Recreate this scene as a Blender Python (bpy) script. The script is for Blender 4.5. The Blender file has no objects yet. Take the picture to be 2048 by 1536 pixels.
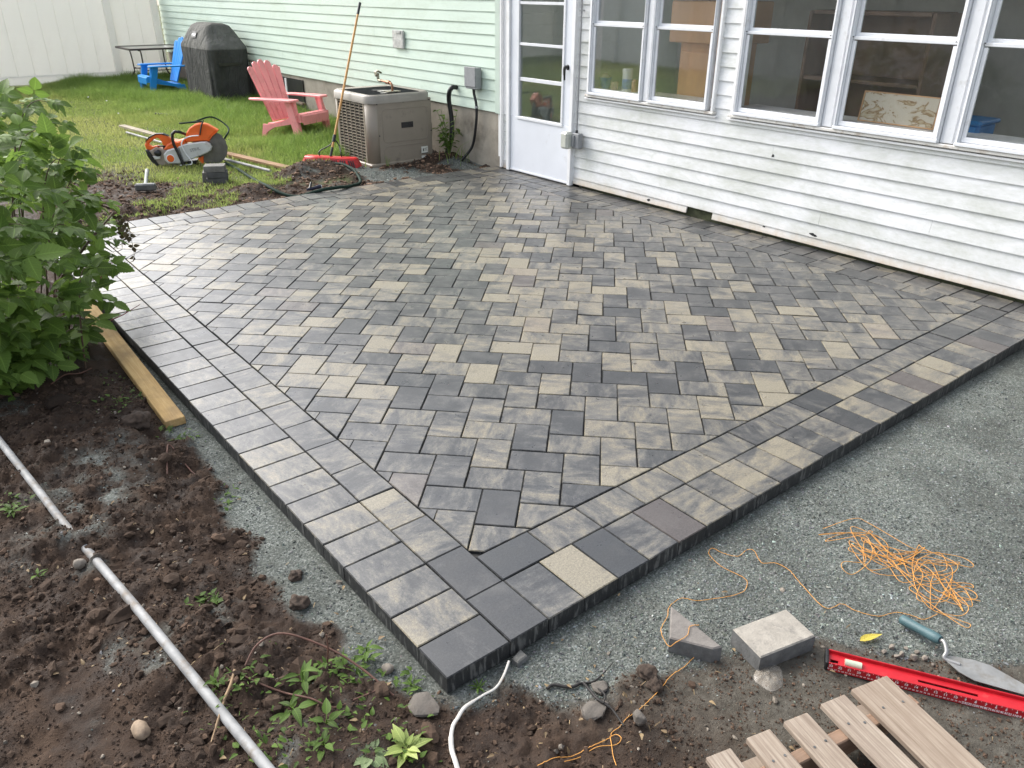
import bpy, bmesh, math, random
import numpy as np
from mathutils import Vector, Matrix, Euler, noise as mnoise
rng = np.random.default_rng(7); random.seed(7)
scn = bpy.context.scene; COL = scn.collection
R_ = math.radians
# ------------------------------------------------------------------ camera
CF = 1576.02
CC = np.array([-0.87269, -1.36292, 1.73615])
def rod(r):
    r = np.array(r, float); t = np.linalg.norm(r); k = r/t
    K = np.array([[0, -k[2], k[1]], [k[2], 0, -k[0]], [-k[1], k[0], 0]])
    return np.eye(3)+math.sin(t)*K+(1-math.cos(t))*K@K
CR = rod([1.946846, -0.680611, 0.428658])
cam = bpy.data.cameras.new('camera'); cam_o = bpy.data.objects.new('camera', cam); COL.objects.link(cam_o)
m4 = Matrix([[CR[0][i], -CR[1][i], -CR[2][i], CC[i]] for i in range(3)]+[[0, 0, 0, 1]])
cam_o.matrix_world = m4
cam.sensor_width = 36; cam.lens = CF/2048*36; cam.clip_start = 0.02; cam.clip_end = 600
scn.camera = cam_o
def ray(u, v): return CR.T@np.array([(u-1024)/CF, (v-768)/CF, 1.])
def onz(u, v, z=0.): d = ray(u, v); return CC+d*(z-CC[2])/d[2]
def onx(u, v, x): d = ray(u, v); return CC+d*(x-CC[0])/d[0]
def ony(u, v, y): d = ray(u, v); return CC+d*(y-CC[1])/d[1]
# ------------------------------------------------------------------ light
SUN_EL, SUN_AZ = R_(40), Vector((-0.25, 0.97, 0)).normalized()
w = bpy.data.worlds.new('World'); scn.world = w; w.use_nodes = True
nt = w.node_tree; bg = nt.nodes['Background']
sky = nt.nodes.new('ShaderNodeTexSky'); sky.sky_type = 'NISHITA'; sky.sun_disc = False
sky.sun_elevation = SUN_EL; sky.sun_rotation = math.atan2(SUN_AZ.x, SUN_AZ.y)
sky.air_density = 1.0; sky.dust_density = 3.0; sky.ozone_density = 1.0
hs = nt.nodes.new('ShaderNodeHueSaturation'); hs.inputs['Saturation'].default_value = 0.42
nt.links.new(sky.outputs[0], hs.inputs['Color']); nt.links.new(hs.outputs[0], bg.inputs[0])
bg.inputs[1].default_value = 0.15
sl = bpy.data.lights.new('sun', 'SUN'); so = bpy.data.objects.new('sun', sl); COL.objects.link(so)
sl.energy = 1.5; sl.angle = R_(48); sl.color = (1, .97, .92)
sd = Vector((SUN_AZ.x*math.cos(SUN_EL), SUN_AZ.y*math.cos(SUN_EL), math.sin(SUN_EL)))
so.rotation_euler = sd.to_track_quat('Z', 'Y').to_euler(); so.location = sd*30
scn.view_settings.view_transform = 'Standard'; scn.view_settings.look = 'None'
scn.view_settings.exposure = 1.35; scn.view_settings.gamma = 1
scn.render.engine = 'CYCLES'
# ------------------------------------------------------------------ helpers
def vhash(ix, iy, s):
    n = (ix.astype(np.int64)*374761393+iy.astype(np.int64)*668265263+s*1442695041) & 0xffffffff
    n = ((n ^ (n >> 13))*1274126177) & 0xffffffff
    n = ((n ^ (n >> 16))*2246822519) & 0xffffffff
    return ((n ^ (n >> 15)) & 0xffffff)/float(0xffffff)
def vnoise(x, y, s=0):
    x = np.asarray(x, float); y = np.asarray(y, float)
    ix = np.floor(x); iy = np.floor(y); fx = x-ix; fy = y-iy
    fx = fx*fx*(3-2*fx); fy = fy*fy*(3-2*fy); ix = ix.astype(np.int64); iy = iy.astype(np.int64)
    a = vhash(ix, iy, s); b = vhash(ix+1, iy, s); c = vhash(ix, iy+1, s); d = vhash(ix+1, iy+1, s)
    return (a*(1-fx)+b*fx)*(1-fy)+(c*(1-fx)+d*fx)*fy
def fbm(x, y, s=0, o=4, g=.5):
    t = 0; a = 1; n = 0; x = np.asarray(x, float); y = np.asarray(y, float)
    for i in range(o): t = t+a*vnoise(x*2**i, y*2**i, s+i*17); n += a; a *= g
    return t/n
def sst(a, b, x):
    t = np.clip((np.asarray(x, float)-a)/(b-a), 0, 1); return t*t*(3-2*t)

def link(o, parent=None):
    COL.objects.link(o)
    if parent is not None: o.parent = parent
    return o
def tag(o, label=None, cat=None, group=None, kind=None):
    if label: o['label'] = label
    if cat: o['category'] = cat
    if group: o['group'] = group
    if kind: o['kind'] = kind
    return o
def empty(name, loc=(0, 0, 0), rz=0, label=None, cat=None, group=None, rot=None, scale=1):
    o = bpy.data.objects.new(name, None); COL.objects.link(o); o.location = loc
    o.rotation_euler = rot if rot else (0, 0, rz); o.scale = (scale,)*3; o.empty_display_size = .1
    return tag(o, label, cat, group)
def np_mesh(name, V, F3, mats, smooth=False, attrs=None, uv=None, F4=None):
    """fast mesh from arrays: V (n,3), F3 (m,3) and/or F4 (k,4)"""
    me = bpy.data.meshes.new(name); V = np.asarray(V, np.float32)
    F3 = np.zeros((0, 3), np.int32) if F3 is None else np.asarray(F3, np.int32)
    F4 = np.zeros((0, 4), np.int32) if F4 is None else np.asarray(F4, np.int32)
    me.vertices.add(len(V)); me.vertices.foreach_set('co', V.ravel())
    nl = F3.size+F4.size; me.loops.add(nl); me.loops.foreach_set('vertex_index', np.r_[F3.ravel(), F4.ravel()])
    npoly = len(F3)+len(F4); me.polygons.add(npoly)
    me.polygons.foreach_set('loop_start', np.r_[np.arange(len(F3))*3, F3.size+np.arange(len(F4))*4].astype(np.int32))
    me.polygons.foreach_set('use_smooth', np.full(npoly, smooth))
    if attrs:
        for k, a in attrs.items():
            at = me.color_attributes.new(k, 'FLOAT_COLOR', 'POINT'); a = np.asarray(a, np.float32)
            if a.shape[1] == 3: a = np.c_[a, np.ones(len(a), np.float32)]
            at.data.foreach_set('color', a.ravel().astype(np.float32))
    me.update(calc_edges=True)
    for m in (mats if isinstance(mats, (list, tuple)) else [mats]): me.materials.append(m)
    return me
class MB:
    def __init__(s): s.V = []; s.F = []; s.S = []; s.MI = []; s.mi = 0; s.UV = None
    def add(s, V, F, smooth=False):
        b = len(s.V); s.V += [tuple(v) for v in V]; s.F += [tuple(b+i for i in f) for f in F]
        s.S += [smooth]*len(F); s.MI += [s.mi]*len(F); return s
    def box(s, c, size, M=None, bev=0.0):
        hx, hy, hz = size[0]/2, size[1]/2, size[2]/2
        b = min(bev, hx*.9, hy*.9, hz*.9)
        M = M or Matrix()
        if b <= 0:
            P = [Vector((x*hx, y*hy, z*hz)) for x in (-1, 1) for y in (-1, 1) for z in (-1, 1)]
            F = [(0, 1, 3, 2), (4, 6, 7, 5), (0, 4, 5, 1), (2, 3, 7, 6), (0, 2, 6, 4), (1, 5, 7, 3)]
        else:
            P = []; idx = {}
            for x in (-1, 1):
                for y in (-1, 1):
                    for z in (-1, 1):
                        for a in range(3):
                            d = [hx-b, hy-b, hz-b]; d[a] = (hx, hy, hz)[a]
                            idx[(x, y, z, a)] = len(P); P.append(Vector((x*d[0], y*d[1], z*d[2])))
            F = []
            for sg in (-1, 1):
                F.append([idx[(sg, y, z, 0)] for y, z in ((-1, -1), (1, -1), (1, 1), (-1, 1))][::sg])
                F.append([idx[(x, sg, z, 1)] for x, z in ((-1, -1), (-1, 1), (1, 1), (1, -1))][::sg])
                F.append([idx[(x, y, sg, 2)] for x, y in ((-1, -1), (1, -1), (1, 1), (-1, 1))][::sg])
            for a_ in (-1, 1):
                for b_ in (-1, 1):
                    f = [idx[(a_, b_, -1, 0)], idx[(a_, b_, 1, 0)], idx[(a_, b_, 1, 1)], idx[(a_, b_, -1, 1)]]; F.append(f if a_*b_ < 0 else f[::-1])
                    f = [idx[(a_, -1, b_, 0)], idx[(a_, 1, b_, 0)], idx[(a_, 1, b_, 2)], idx[(a_, -1, b_, 2)]]; F.append(f if a_*b_ > 0 else f[::-1])
                    f = [idx[(-1, a_, b_, 1)], idx[(1, a_, b_, 1)], idx[(1, a_, b_, 2)], idx[(-1, a_, b_, 2)]]; F.append(f if a_*b_ < 0 else f[::-1])
            for x in (-1, 1):
                for y in (-1, 1):
                    for z in (-1, 1):
                        f = [idx[(x, y, z, 0)], idx[(x, y, z, 1)], idx[(x, y, z, 2)]]; F.append(f if x*y*z > 0 else f[::-1])
        c = Vector(c); s.add([c+M.to_3x3()@p for p in P], F); return s
    def prism(s, poly, f, d0, d1, bev=0.0, smooth_side=False):
        """poly 2D (ccw), f(a,b,d)->3D point; optional chamfer at the d1 end"""
        n = len(poly); V = [f(a, b, d0) for a, b in poly]
        if bev > 0:
            V += [f(a, b, d1-bev*(1 if d1 > d0 else -1)) for a, b in poly]; V += [f(a, b, d1) for a, b in inset(poly, bev)]
            k = 2
        else: V += [f(a, b, d1) for a, b in poly]; k = 1
        F = [tuple(range(n))[::-1]]
        for q in range(k):
            for i in range(n): j = (i+1) % n; F.append((q*n+i, q*n+j, (q+1)*n+j, (q+1)*n+i))
        F.append(tuple(k*n+i for i in range(n)))
        s.add(V, F, False)
        if smooth_side:
            for q in range(len(s.S)-len(F)+1, len(s.S)-1): s.S[q] = True
        return s
    def tube(s, pts, r, n=8, caps=True, flat=1.0, up=(0, 0, 1)):
        P = [Vector(p) for p in pts]; V = []; F = []; m = len(P); pn = None
        for i, p in enumerate(P):
            t = (P[min(i+1, m-1)]-P[max(i-1, 0)]).normalized()
            if pn is None:
                u = Vector(up); u = u if abs(t.dot(u)) < .95 else Vector((1, 0, 0)); a = t.cross(u).normalized()
            else: a = (pn-t*pn.dot(t)).normalized()
            pn = a; b = t.cross(a); rr = r[i] if isinstance(r, (list, tuple, np.ndarray)) else r
            for k in range(n):
                an = 2*math.pi*k/n; V.append(p+a*(math.cos(an)*rr)+b*(math.sin(an)*rr*flat))
        for i in range(m-1):
            for k in range(n): k2 = (k+1) % n; F.append((i*n+k, i*n+k2, (i+1)*n+k2, (i+1)*n+k))
        s.add(V, F, True)
        if caps: s.add(V[:n], [tuple(range(n))[::-1]]); s.add(V[-n:], [tuple(range(n))])
        return s
    def lathe(s, prof, c=(0, 0, 0), n=20, M=None):
        V = []; F = []; M = (M or Matrix()).to_3x3(); c = Vector(c)
        for r, z in prof:
            for k in range(n): a = 2*math.pi*k/n; V.append(c+M@Vector((r*math.cos(a), r*math.sin(a), z)))
        for i in range(len(prof)-1):
            for k in range(n): k2 = (k+1) % n; F.append((i*n+k, i*n+k2, (i+1)*n+k2, (i+1)*n+k))
        s.add(V, F, True); s.add(V[:n], [tuple(range(n))[::-1]]); s.add(V[-n:], [tuple(range(n))]); return s
    def rock(s, c, r, seed, sub=2, flat=.7, rough=.35):
        bm = bmesh.new(); bmesh.ops.create_icosphere(bm, subdivisions=sub, radius=1)
        V = []
        for v in bm.verts:
            q = v.co; d = 1+rough*(mnoise.noise(q*1.1+Vector((seed*7.3, seed*1.7, seed)))+.5*mnoise.noise(q*2.7+Vector((seed, 0, 0))))
            V.append((c[0]+q.x*d*r[0], c[1]+q.y*d*r[1], c[2]+q.z*d*r[2]*flat))
        F = [[v.index for v in f.verts] for f in bm.faces]; bm.free(); s.add(V, F, sub > 1); return s
    def hull(s, c, r, seed, npt=16, flat=.7, rz=0.):
        rs = random.Random(seed); bm = bmesh.new()
        for _ in range(npt):
            v = Vector((rs.gauss(0, 1), rs.gauss(0, 1), rs.gauss(0, 1))).normalized(); k = rs.uniform(.85, 1.1)
            bm.verts.new((v.x*r[0]*k, v.y*r[1]*k, max(-.8, min(.75, v.z))*r[2]*flat*k))
        h = bmesh.ops.convex_hull(bm, input=bm.verts[:]); loose = [v for v in bm.verts if not v.link_faces]; bmesh.ops.delete(bm, geom=loose, context='VERTS')
        bmesh.ops.bevel(bm, geom=bm.edges[:], offset=min(r)*.09, segments=1, affect='EDGES'); bmesh.ops.recalc_face_normals(bm, faces=bm.faces[:])
        bm.verts.index_update(); M_ = Matrix.Rotation(rz, 3, 'Z'); s.add([Vector(c)+M_@v.co for v in bm.verts], [[v.index for v in f.verts] for f in bm.faces]); bm.free(); return s
    def mesh(s, name, mat):
        me = bpy.data.meshes.new(name); me.from_pydata(s.V, [], s.F)
        me.polygons.foreach_set('use_smooth', s.S); me.polygons.foreach_set('material_index', s.MI)
        for m in (mat if isinstance(mat, (list, tuple)) else [mat]): me.materials.append(m)
        me.update(); return me
    def build(s, name, mat, parent=None, label=None, cat=None, group=None, kind=None, loc=None):
        o = bpy.data.objects.new(name, s.mesh(name, mat)); link(o, parent)
        if loc: o.location = loc
        return tag(o, label, cat, group, kind)
def inset(poly, d):
    n = len(poly); out = []
    for i in range(n):
        p0 = Vector(poly[i-1]); p1 = Vector(poly[i]); p2 = Vector(poly[(i+1) % n])
        e1 = (p1-p0).normalized(); e2 = (p2-p1).normalized(); n1 = Vector((-e1.y, e1.x)); n2 = Vector((-e2.y, e2.x))
        k = 1+n1.dot(n2)
        out.append(tuple(p1+(n1+n2)*(d/max(k, .35))))
    return out
def zf(x=0, y=0, z=0): return lambda a, b, d: (x+a, y+b, z+d)
def copy_tree(o, parent=None):
    c = o.copy(); COL.objects.link(c); c.parent = parent
    for ch in list(o.children): copy_tree(ch, c)
    return c
def spline(pts, n=8):
    P = [np.array(p, float) for p in pts]; out = []
    P = [2*P[0]-P[1]]+P+[2*P[-1]-P[-2]]
    for i in range(1, len(P)-2):
        for k in range(n):
            t = k/n; a, b, c, d = P[i-1:i+3]
            out.append(.5*((2*b)+(-a+c)*t+(2*a-5*b+4*c-d)*t*t+(-a+3*b-3*c+d)*t**3))
    out.append(P[-2]); return out
def text_mesh(txt, size):
    cu = bpy.data.curves.new('t', 'FONT'); cu.body = txt; cu.size = size; cu.align_x = 'CENTER'; cu.align_y = 'CENTER'; cu.resolution_u = 2; cu.offset = size*.025
    o = bpy.data.objects.new('t', cu); me = bpy.data.meshes.new_from_object(o); bpy.data.objects.remove(o); bpy.data.curves.remove(cu); return me
# ------------------------------------------------------------------ materials
def nodes(name):
    m = bpy.data.materials.new(name); m.use_nodes = True; t = m.node_tree; b = t.nodes['Principled BSDF']
    return m, t, b
def nn(t, typ, **k):
    n = t.nodes.new(typ)
    for a, v in k.items():
        if hasattr(n, a): setattr(n, a, v)
        else: n.inputs[a].default_value = v
    return n
def noise_n(t, vec, scale, detail=4, rough=.55, dist=0):
    n = nn(t, 'ShaderNodeTexNoise'); n.inputs['Scale'].default_value = scale; n.inputs['Detail'].default_value = detail
    n.inputs['Roughness'].default_value = rough; n.inputs['Distortion'].default_value = dist
    if vec is not None: t.links.new(vec, n.inputs['Vector'])
    return n.outputs['Fac']
def ramp(t, fac, stops, interp='LINEAR'):
    n = nn(t, 'ShaderNodeValToRGB'); r = n.color_ramp; r.interpolation = interp
    while len(r.elements) < len(stops): r.elements.new(.5)
    for e, (p, c) in zip(r.elements, stops): e.position = p; e.color = (*c, 1) if len(c) == 3 else c
    t.links.new(fac, n.inputs[0]); return n.outputs[0]
def mix(t, f, a, b, mode='MIX'):
    n = nn(t, 'ShaderNodeMix', data_type='RGBA', blend_type=mode)
    for i, v in ((0, f), (6, a), (7, b)):
        if hasattr(v, 'is_linked'): t.links.new(v, n.inputs[i])
        elif i == 0: n.inputs[0].default_value = v
        else: n.inputs[i].default_value = (*v, 1)
    return n.outputs[2]
def mth(t, op, a, b=0., clamp=False):
    n = nn(t, 'ShaderNodeMath', operation=op, use_clamp=clamp)
    for i, v in ((0, a), (1, b)):
        if hasattr(v, 'is_linked'): t.links.new(v, n.inputs[i])
        else: n.inputs[i].default_value = v
    return n.outputs[0]
def mapping(t, vec, scale=(1, 1, 1), rot=(0, 0, 0)):
    n = nn(t, 'ShaderNodeMapping'); n.inputs['Scale'].default_value = scale; n.inputs['Rotation'].default_value = rot
    t.links.new(vec, n.inputs['Vector']); return n.outputs[0]
def bump(t, b, h, strength, dist=.01):
    n = nn(t, 'ShaderNodeBump'); n.inputs['Strength'].default_value = strength; n.inputs['Distance'].default_value = dist
    t.links.new(h, n.inputs['Height']); t.links.new(n.outputs[0], b.inputs['Normal'])
def M(name, base, rough=.6, var=.2, scale=12, bmp=0., bscale=150, metal=0, spec=.5, stretch=(1, 1, 1), dirt=None, dscale=6, dlo=.55, dhi=.75):
    m, t, b = nodes(name); tc = nn(t, 'ShaderNodeTexCoord').outputs['Object']; v = mapping(t, tc, stretch)
    f = noise_n(t, v, scale, 6)
    c = ramp(t, f, [(.3, tuple(x*(1-var) for x in base)), (.7, tuple(min(1, x*(1+var)) for x in base))])
    if dirt:
        d = ramp(t, noise_n(t, tc, dscale, 8, .65), [(dlo, (0, 0, 0)), (dhi, (1, 1, 1))]); c = mix(t, d, c, dirt)
    t.links.new(c, b.inputs['Base Color']); b.inputs['Metallic'].default_value = metal; b.inputs['Specular IOR Level'].default_value = spec
    r = mth(t, 'MULTIPLY_ADD', noise_n(t, tc, scale*3, 3), .2); t.nodes[-1].inputs[2].default_value = rough-.1
    t.links.new(r, b.inputs['Roughness'])
    if bmp: bump(t, b, noise_n(t, v, bscale, 5), bmp, .004)
    return m
def attr(t, name): return nn(t, 'ShaderNodeAttribute', attribute_name=name).outputs['Color']
# ------------------------------------------------------------------ ground
PW, PL, XH, YB = .1524, .2296, 4.528, 5.639          # paver width, length; patio reaches XH by YB
GLx = ([-9, -.3, -.04, .044, .19, .48, .66, 1.0, 1.33, 1.75, 2.1, 2.66, 3.3, 5.8], [.06, .03, -.018, -.072, -.13, -.162, -.229, -.176, -.136, -.12, -.14, -.064, -.02, -.02])
GFy = ([-1.2, -.036, .085, .18, .22, .343, .456, .61, .72, 1.0, 1.14, 1.24, 1.41, 1.7, 2.4, 4, 9], [.3, .013, -.067, -.104, -.206, -.288, -.314, -.373, -.41, -.537, -.7, -.84, -.975, -1.35, -2.2, -4, -9])
def regions(x, y):
    n1 = (fbm(x*7, y*7, 3, 4)-.5)*.16; n2 = (fbm(x*2.2, y*2.2, 9, 4)-.5)
    bx = np.interp(y, *GLx); by = np.interp(x, *GFy)
    left = sst(-.03, .03, bx-x+n1)                           # left of the gravel strip
    low = sst(-.04, .04, by-y+n1)                            # in front of the gravel
    front = sst(.05, -.05, y-.02)
    gravel = (1-np.maximum(left*(y > -.05), low))*(y < YB-.3)
    grey = low*sst(.1, .75, x+n2*.6)*(y < 1)
    back = sst(YB-.1, YB-.05, y)
    gb = sst(.52, .6, fbm(x*3, y*3, 21, 4)+.32*np.exp(-((x-3.45)/.9)**2-((y-5.95)/.33)**2)-.04)*sst(2.3, 2.9, x)*sst(7, 6.4, y)
    gravel = np.where(y > YB-.2, gb, gravel)
    lawn = sst(-.3, .35, (y-7.15)+n2*2.0+.9*sst(1.2, 3.2, x)*sst(3.6, 2.8, x)-.9*sst(1.7, .6, x))
    lawn = lawn*(1-.75*np.exp(-((x-.9)/.55)**2-((y-7.6)/.7)**2))
    lawn = np.where(y < 5.5, 0, lawn)*(1-sst(.25, .6, np.exp(-((x-2.75)/.5)**2-((y-6.5)/.36)**2)))
    far = np.maximum(sst(-1.6, -2.3, x+n2*.6)*sst(6.5, 5, y), sst(-2.6, -3.2, y)); lawn = np.maximum(lawn, far)
    gravel = gravel*(1-far)*(1-lawn)
    # stone dust spilt on the soil
    sp = .7*sst(.62, .74, fbm(x*3.1+4, y*3.1, 33, 5))*sst(-.2, -.35, x)*.8
    sp = sp+.9*np.exp(-((x+.47)/.12)**2-((y-1.72)/.22)**2)+.7*np.exp(-((x+.75)/.10)**2-((y-1.32)/.14)**2)
    gravel = np.maximum(gravel, sp*sst(.4, .7, fbm(x*16, y*16, 5, 4))*(y < 3)*(y > -.3))
    return np.clip(gravel, 0, 1), np.clip(lawn, 0, 1), np.clip(grey*(1-far), 0, 1)
def gz(x, y):
    x = np.asarray(x, float); y = np.asarray(y, float)
    g, l, d = regions(x, y)
    bx = np.interp(y, *GLx); by = np.interp(x, *GFy)
    soil = np.clip(1-g-l-d*.75, 0, 1)
    base = np.where(y > YB-.05, -.05+.0095*np.clip(y-6, 0, 11), -.062)
    up = sst(0, .35, bx-x)*sst(-.5, .1, y)*sst(5.9, 5.2, y)*.05
    z = base+up+.004*(fbm(x*18, y*18, 2, 3)-.5)+.010*(fbm(x*4.5, y*4.5, 6, 3)-.5)*(y < 5)
    lump = (fbm(x*5, y*5, 11, 2)-.5)*.05+(fbm(x*14, y*14, 12, 4, .62)-.5)*.05+(np.abs(fbm(x*40, y*40, 13, 2)-.5))*.03
    rag = sst(.35, .62, fbm(x*2.3+9, y*2.3, 71, 2))
    lump = lump*(.6+1.1*rag)
    z = z+soil*lump*np.where(y > YB-.1, .9, 1)+d*(fbm(x*10, y*10, 14, 3)-.5)*.014
    z = z+.062*np.exp(-((x+.65)/.15)**2-((y-1.34)/.13)**2)+.03*np.exp(-((x+.3)/.13)**2-((y-1.95)/.25)**2)
    z = z+.15*np.exp(-((x-2.78)/.36)**2-((y-6.55)/.24)**2)*(1+.7*(fbm(x*9, y*9, 41, 3)-.5))+.05*np.exp(-((x-1.95)/.3)**2-((y-6.25)/.16)**2)
    z = z+.07*np.exp(-((x-4.35)/.25)**2-((y-6.35)/.25)**2)+.05*np.exp(-((x-.75)/.35)**2-((y-6.1)/.2)**2)
    z = z+l*(fbm(x*1.6, y*1.6, 15, 3)-.5)*.05*(y > 5)
    ins = (x > -.012) & (x < XH+.3) & (y > -.012) & (y < YB+.012)
    return np.where(ins, np.minimum(z, -.066), z)
def gh(x, y): return float(gz(np.array([x]), np.array([y]))[0])
def axis(segs):
    out = []
    for a, b, s in segs: out += list(np.arange(a, b, s))
    return np.array(out+[segs[-1][1]])
gx = axis([(-90, -10, 8), (-10, -2, .5), (-2, -1.3, .05), (-1.3, 1.6, .0125), (1.6, 3, .03), (3, 5.2, .06), (5.2, 20, 1.2), (20, 90, 10)])
gy = axis([(-90, -10, 8), (-10, -2, .5), (-2, -1.2, .05), (-1.2, 2.8, .0125), (2.8, 5.55, .06), (5.55, 7.6, .03), (7.6, 18, .15), (18, 24, 1), (24, 90, 8)])
XX, YY = np.meshgrid(gx, gy); ZZ = gz(XX, YY); ga, la, da = regions(XX, YY)
nx, ny = len(gx), len(gy); ii = (np.arange(ny-1)[:, None]*nx+np.arange(nx-1)[None]).ravel()
def ground_mat():
    m, t, b = nodes('earth and gravel'); tc = nn(t, 'ShaderNodeTexCoord').outputs['Object']
    sep = nn(t, 'ShaderNodeSeparateColor'); t.links.new(attr(t, 'gm'), sep.inputs[0])
    n1 = noise_n(t, tc, 9, 8, .65); n2 = noise_n(t, tc, 60, 6, .7); n3 = noise_n(t, tc, 230, 3, .6)
    soil = ramp(t, n1, [(.28, (.016, .0098, .0066)), (.5, (.035, .0212, .0138)), (.72, (.074, .0475, .0315))])
    soil = mix(t, ramp(t, n2, [(.42, (0, 0, 0)), (.8, (.6, .6, .6))]), soil, (.055, .036, .025))
    soil = mix(t, ramp(t, n3, [(.68, (0, 0, 0)), (.76, (.7, .7, .7))]), soil, (.13, .12, .105))
    vor = nn(t, 'ShaderNodeTexVoronoi'); vor.inputs['Scale'].default_value = 170; t.links.new(tc, vor.inputs['Vector'])
    hsv = nn(t, 'ShaderNodeSeparateColor'); t.links.new(vor.outputs['Color'], hsv.inputs[0])
    grav = ramp(t, hsv.outputs[0], [(0, (.070, .080, .071)), (.5, (.128, .141, .126)), (.85, (.18, .194, .176)), (1, (.27, .283, .262))])
    grav = mix(t, ramp(t, n1, [(.45, (0, 0, 0)), (.7, (.45, .45, .45))]), grav, (.10, .098, .082), 'MIX')
    damp = ramp(t, noise_n(t, tc, 1.7, 5, .65, .5), [(.40, (.62,)*3), (.58, (1.,)*3), (.75, (1.12,)*3)]); grav = mix(t, 1., grav, damp, 'MULTIPLY')
    grey = ramp(t, noise_n(t, tc, 26, 8, .72), [(.3, (.042, .036, .028)), (.5, (.078, .070, .056)), (.7, (.125, .115, .096))])
    grey = mix(t, ramp(t, n3, [(.66, (0, 0, 0)), (.75, (.8, .8, .8))]), grey, (.19, .19, .17))
    lawn = ramp(t, noise_n(t, tc, 5, 8, .7), [(.3, (.045, .055, .018)), (.55, (.08, .095, .03)), (.75, (.13, .115, .055))])
    c = mix(t, sep.outputs[0], soil, grav); c = mix(t, sep.outputs[2], c, grey); c = mix(t, sep.outputs[1], c, lawn)
    t.links.new(c, b.inputs['Base Color']); b.inputs['Specular IOR Level'].default_value = .25
    t.links.new(ramp(t, n1, [(.3, (.62,)*3), (.6, (.95,)*3)]), b.inputs['Roughness'])
    h = mth(t, 'ADD', n2, mth(t, 'MULTIPLY', n3, .5)); h = mth(t, 'ADD', h, mth(t, 'MULTIPLY', hsv.outputs[1], .3)); bump(t, b, h, .7, .008)
    return m
MG = ground_mat()
me = np_mesh('ground', np.c_[XX.ravel(), YY.ravel(), ZZ.ravel()], None, MG, True, {'gm': np.c_[ga.ravel(), la.ravel(), da.ravel()]}, F4=np.c_[ii, ii+1, ii+nx+1, ii+nx])
tag(link(bpy.data.objects.new('ground', me)), kind='structure')

# ------------------------------------------------------------------ patio of concrete pavers
def paver_top(name, chamfer):
    m, t, b = nodes(name); tc = nn(t, 'ShaderNodeTexCoord').outputs['Object']
    uv = nn(t, 'ShaderNodeUVMap').outputs[0]; at = nn(t, 'ShaderNodeSeparateColor'); t.links.new(attr(t, 'tone'), at.inputs[0])
    a = noise_n(t, mapping(t, uv, (8, 3.2, 1)), 1, 6, .66, .8); a2 = noise_n(t, mapping(t, uv, (34, 16, 1)), 1, 8, .78)
    f = mth(t, 'ADD', mth(t, 'MULTIPLY', mth(t, 'SUBTRACT', a, .5), 2.8), mth(t, 'MULTIPLY', mth(t, 'SUBTRACT', a2, .5), 1.9))
    f = mth(t, 'ADD', f, at.outputs[0], True)
    c = ramp(t, f, [(0, (.035, .0368, .038)), (.3, (.063, .0632, .062)), (.6, (.122, .1155, .099)), (.85, (.178, .158, .119)), (1, (.21, .187, .137))])
    c = mix(t, mth(t, 'MULTIPLY', at.outputs[2], .5), c, (.20, .15, .125))
    sp = mth(t, 'ADD', mth(t, 'MULTIPLY', noise_n(t, tc, 330, 3, .7), .5), mth(t, 'MULTIPLY', noise_n(t, tc, 130, 4, .75), .5)); c = mix(t, 1., c, ramp(t, sp, [(.36, (.58,)*3), (.5, (.97,)*3), (.64, (1.5,)*3)]), 'MULTIPLY')
    pit = ramp(t, noise_n(t, tc, 150, 3, .5), [(.24, (1, 1, 1)), (.32, (0, 0, 0))]); c = mix(t, mth(t, 'MULTIPLY', pit, .6), c, (.02, .02, .02))
    dust = ramp(t, noise_n(t, tc, 3.3, 6, .7), [(.5, (0,)*3), (.75, (.28,)*3)]); c = mix(t, dust, c, (.2, .19, .175))
    t.links.new(c, b.inputs['Base Color']); b.inputs['Specular IOR Level'].default_value = .7
    t.links.new(ramp(t, noise_n(t, tc, 14, 5), [(.3, (.26,)*3), (.7, (.42,)*3)]), b.inputs['Roughness'])
    bump(t, b, mth(t, 'ADD', sp, mth(t, 'MULTIPLY', pit, -.6)), .3, .0012)
    if chamfer:
        for l in list(b.inputs['Roughness'].links): t.links.remove(l)
        b.inputs['Roughness'].default_value = .9; b.inputs['Specular IOR Level'].default_value = .1
    return m
def paver_side():
    m2, t, b = nodes('damp paver side'); tc = nn(t, 'ShaderNodeTexCoord').outputs['Object']
    f = noise_n(t, mapping(t, tc, (60, 60, 11)), 1, 5, .6, .6)
    c = ramp(t, f, [(.46, (.016, .0165, .017)), (.56, (.028, .029, .029)), (.6, (.085, .085, .08)), (.75, (.12, .118, .11))])
    t.links.new(c, b.inputs['Base Color']); b.inputs['Roughness'].default_value = .6; bump(t, b, noise_n(t, tc, 300, 3), .4, .002)
    return m2
MPT, MPS, MPC = paver_top('charcoal and tan concrete', False), paver_side(), paver_top('worn paver edge', True)
MSAND = M('joint sand', (.028, .027, .025), .9, .4, 40, .4)
def clip(poly, x0, x1, y0, y1):
    for ax, lim, sg in ((0, x0, 1), (0, x1, -1), (1, y0, 1), (1, y1, -1)):
        out = []
        for i in range(len(poly)):
            p, q = poly[i-1], poly[i]; dp = (p[ax]-lim)*sg; dq = (q[ax]-lim)*sg
            if (dp >= 0) != (dq >= 0): k = dp/(dp-dq); out.append((p[0]+(q[0]-p[0])*k, p[1]+(q[1]-p[1])*k))
            if dq >= 0: out.append(q)
        poly = out
        if len(poly) < 3: return []
    o = []
    for p in poly:
        if not o or math.dist(p, o[-1]) > 1e-4: o.append(p)
    if len(o) > 2 and math.dist(o[0], o[-1]) < 1e-4: o.pop()
    return o
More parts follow.
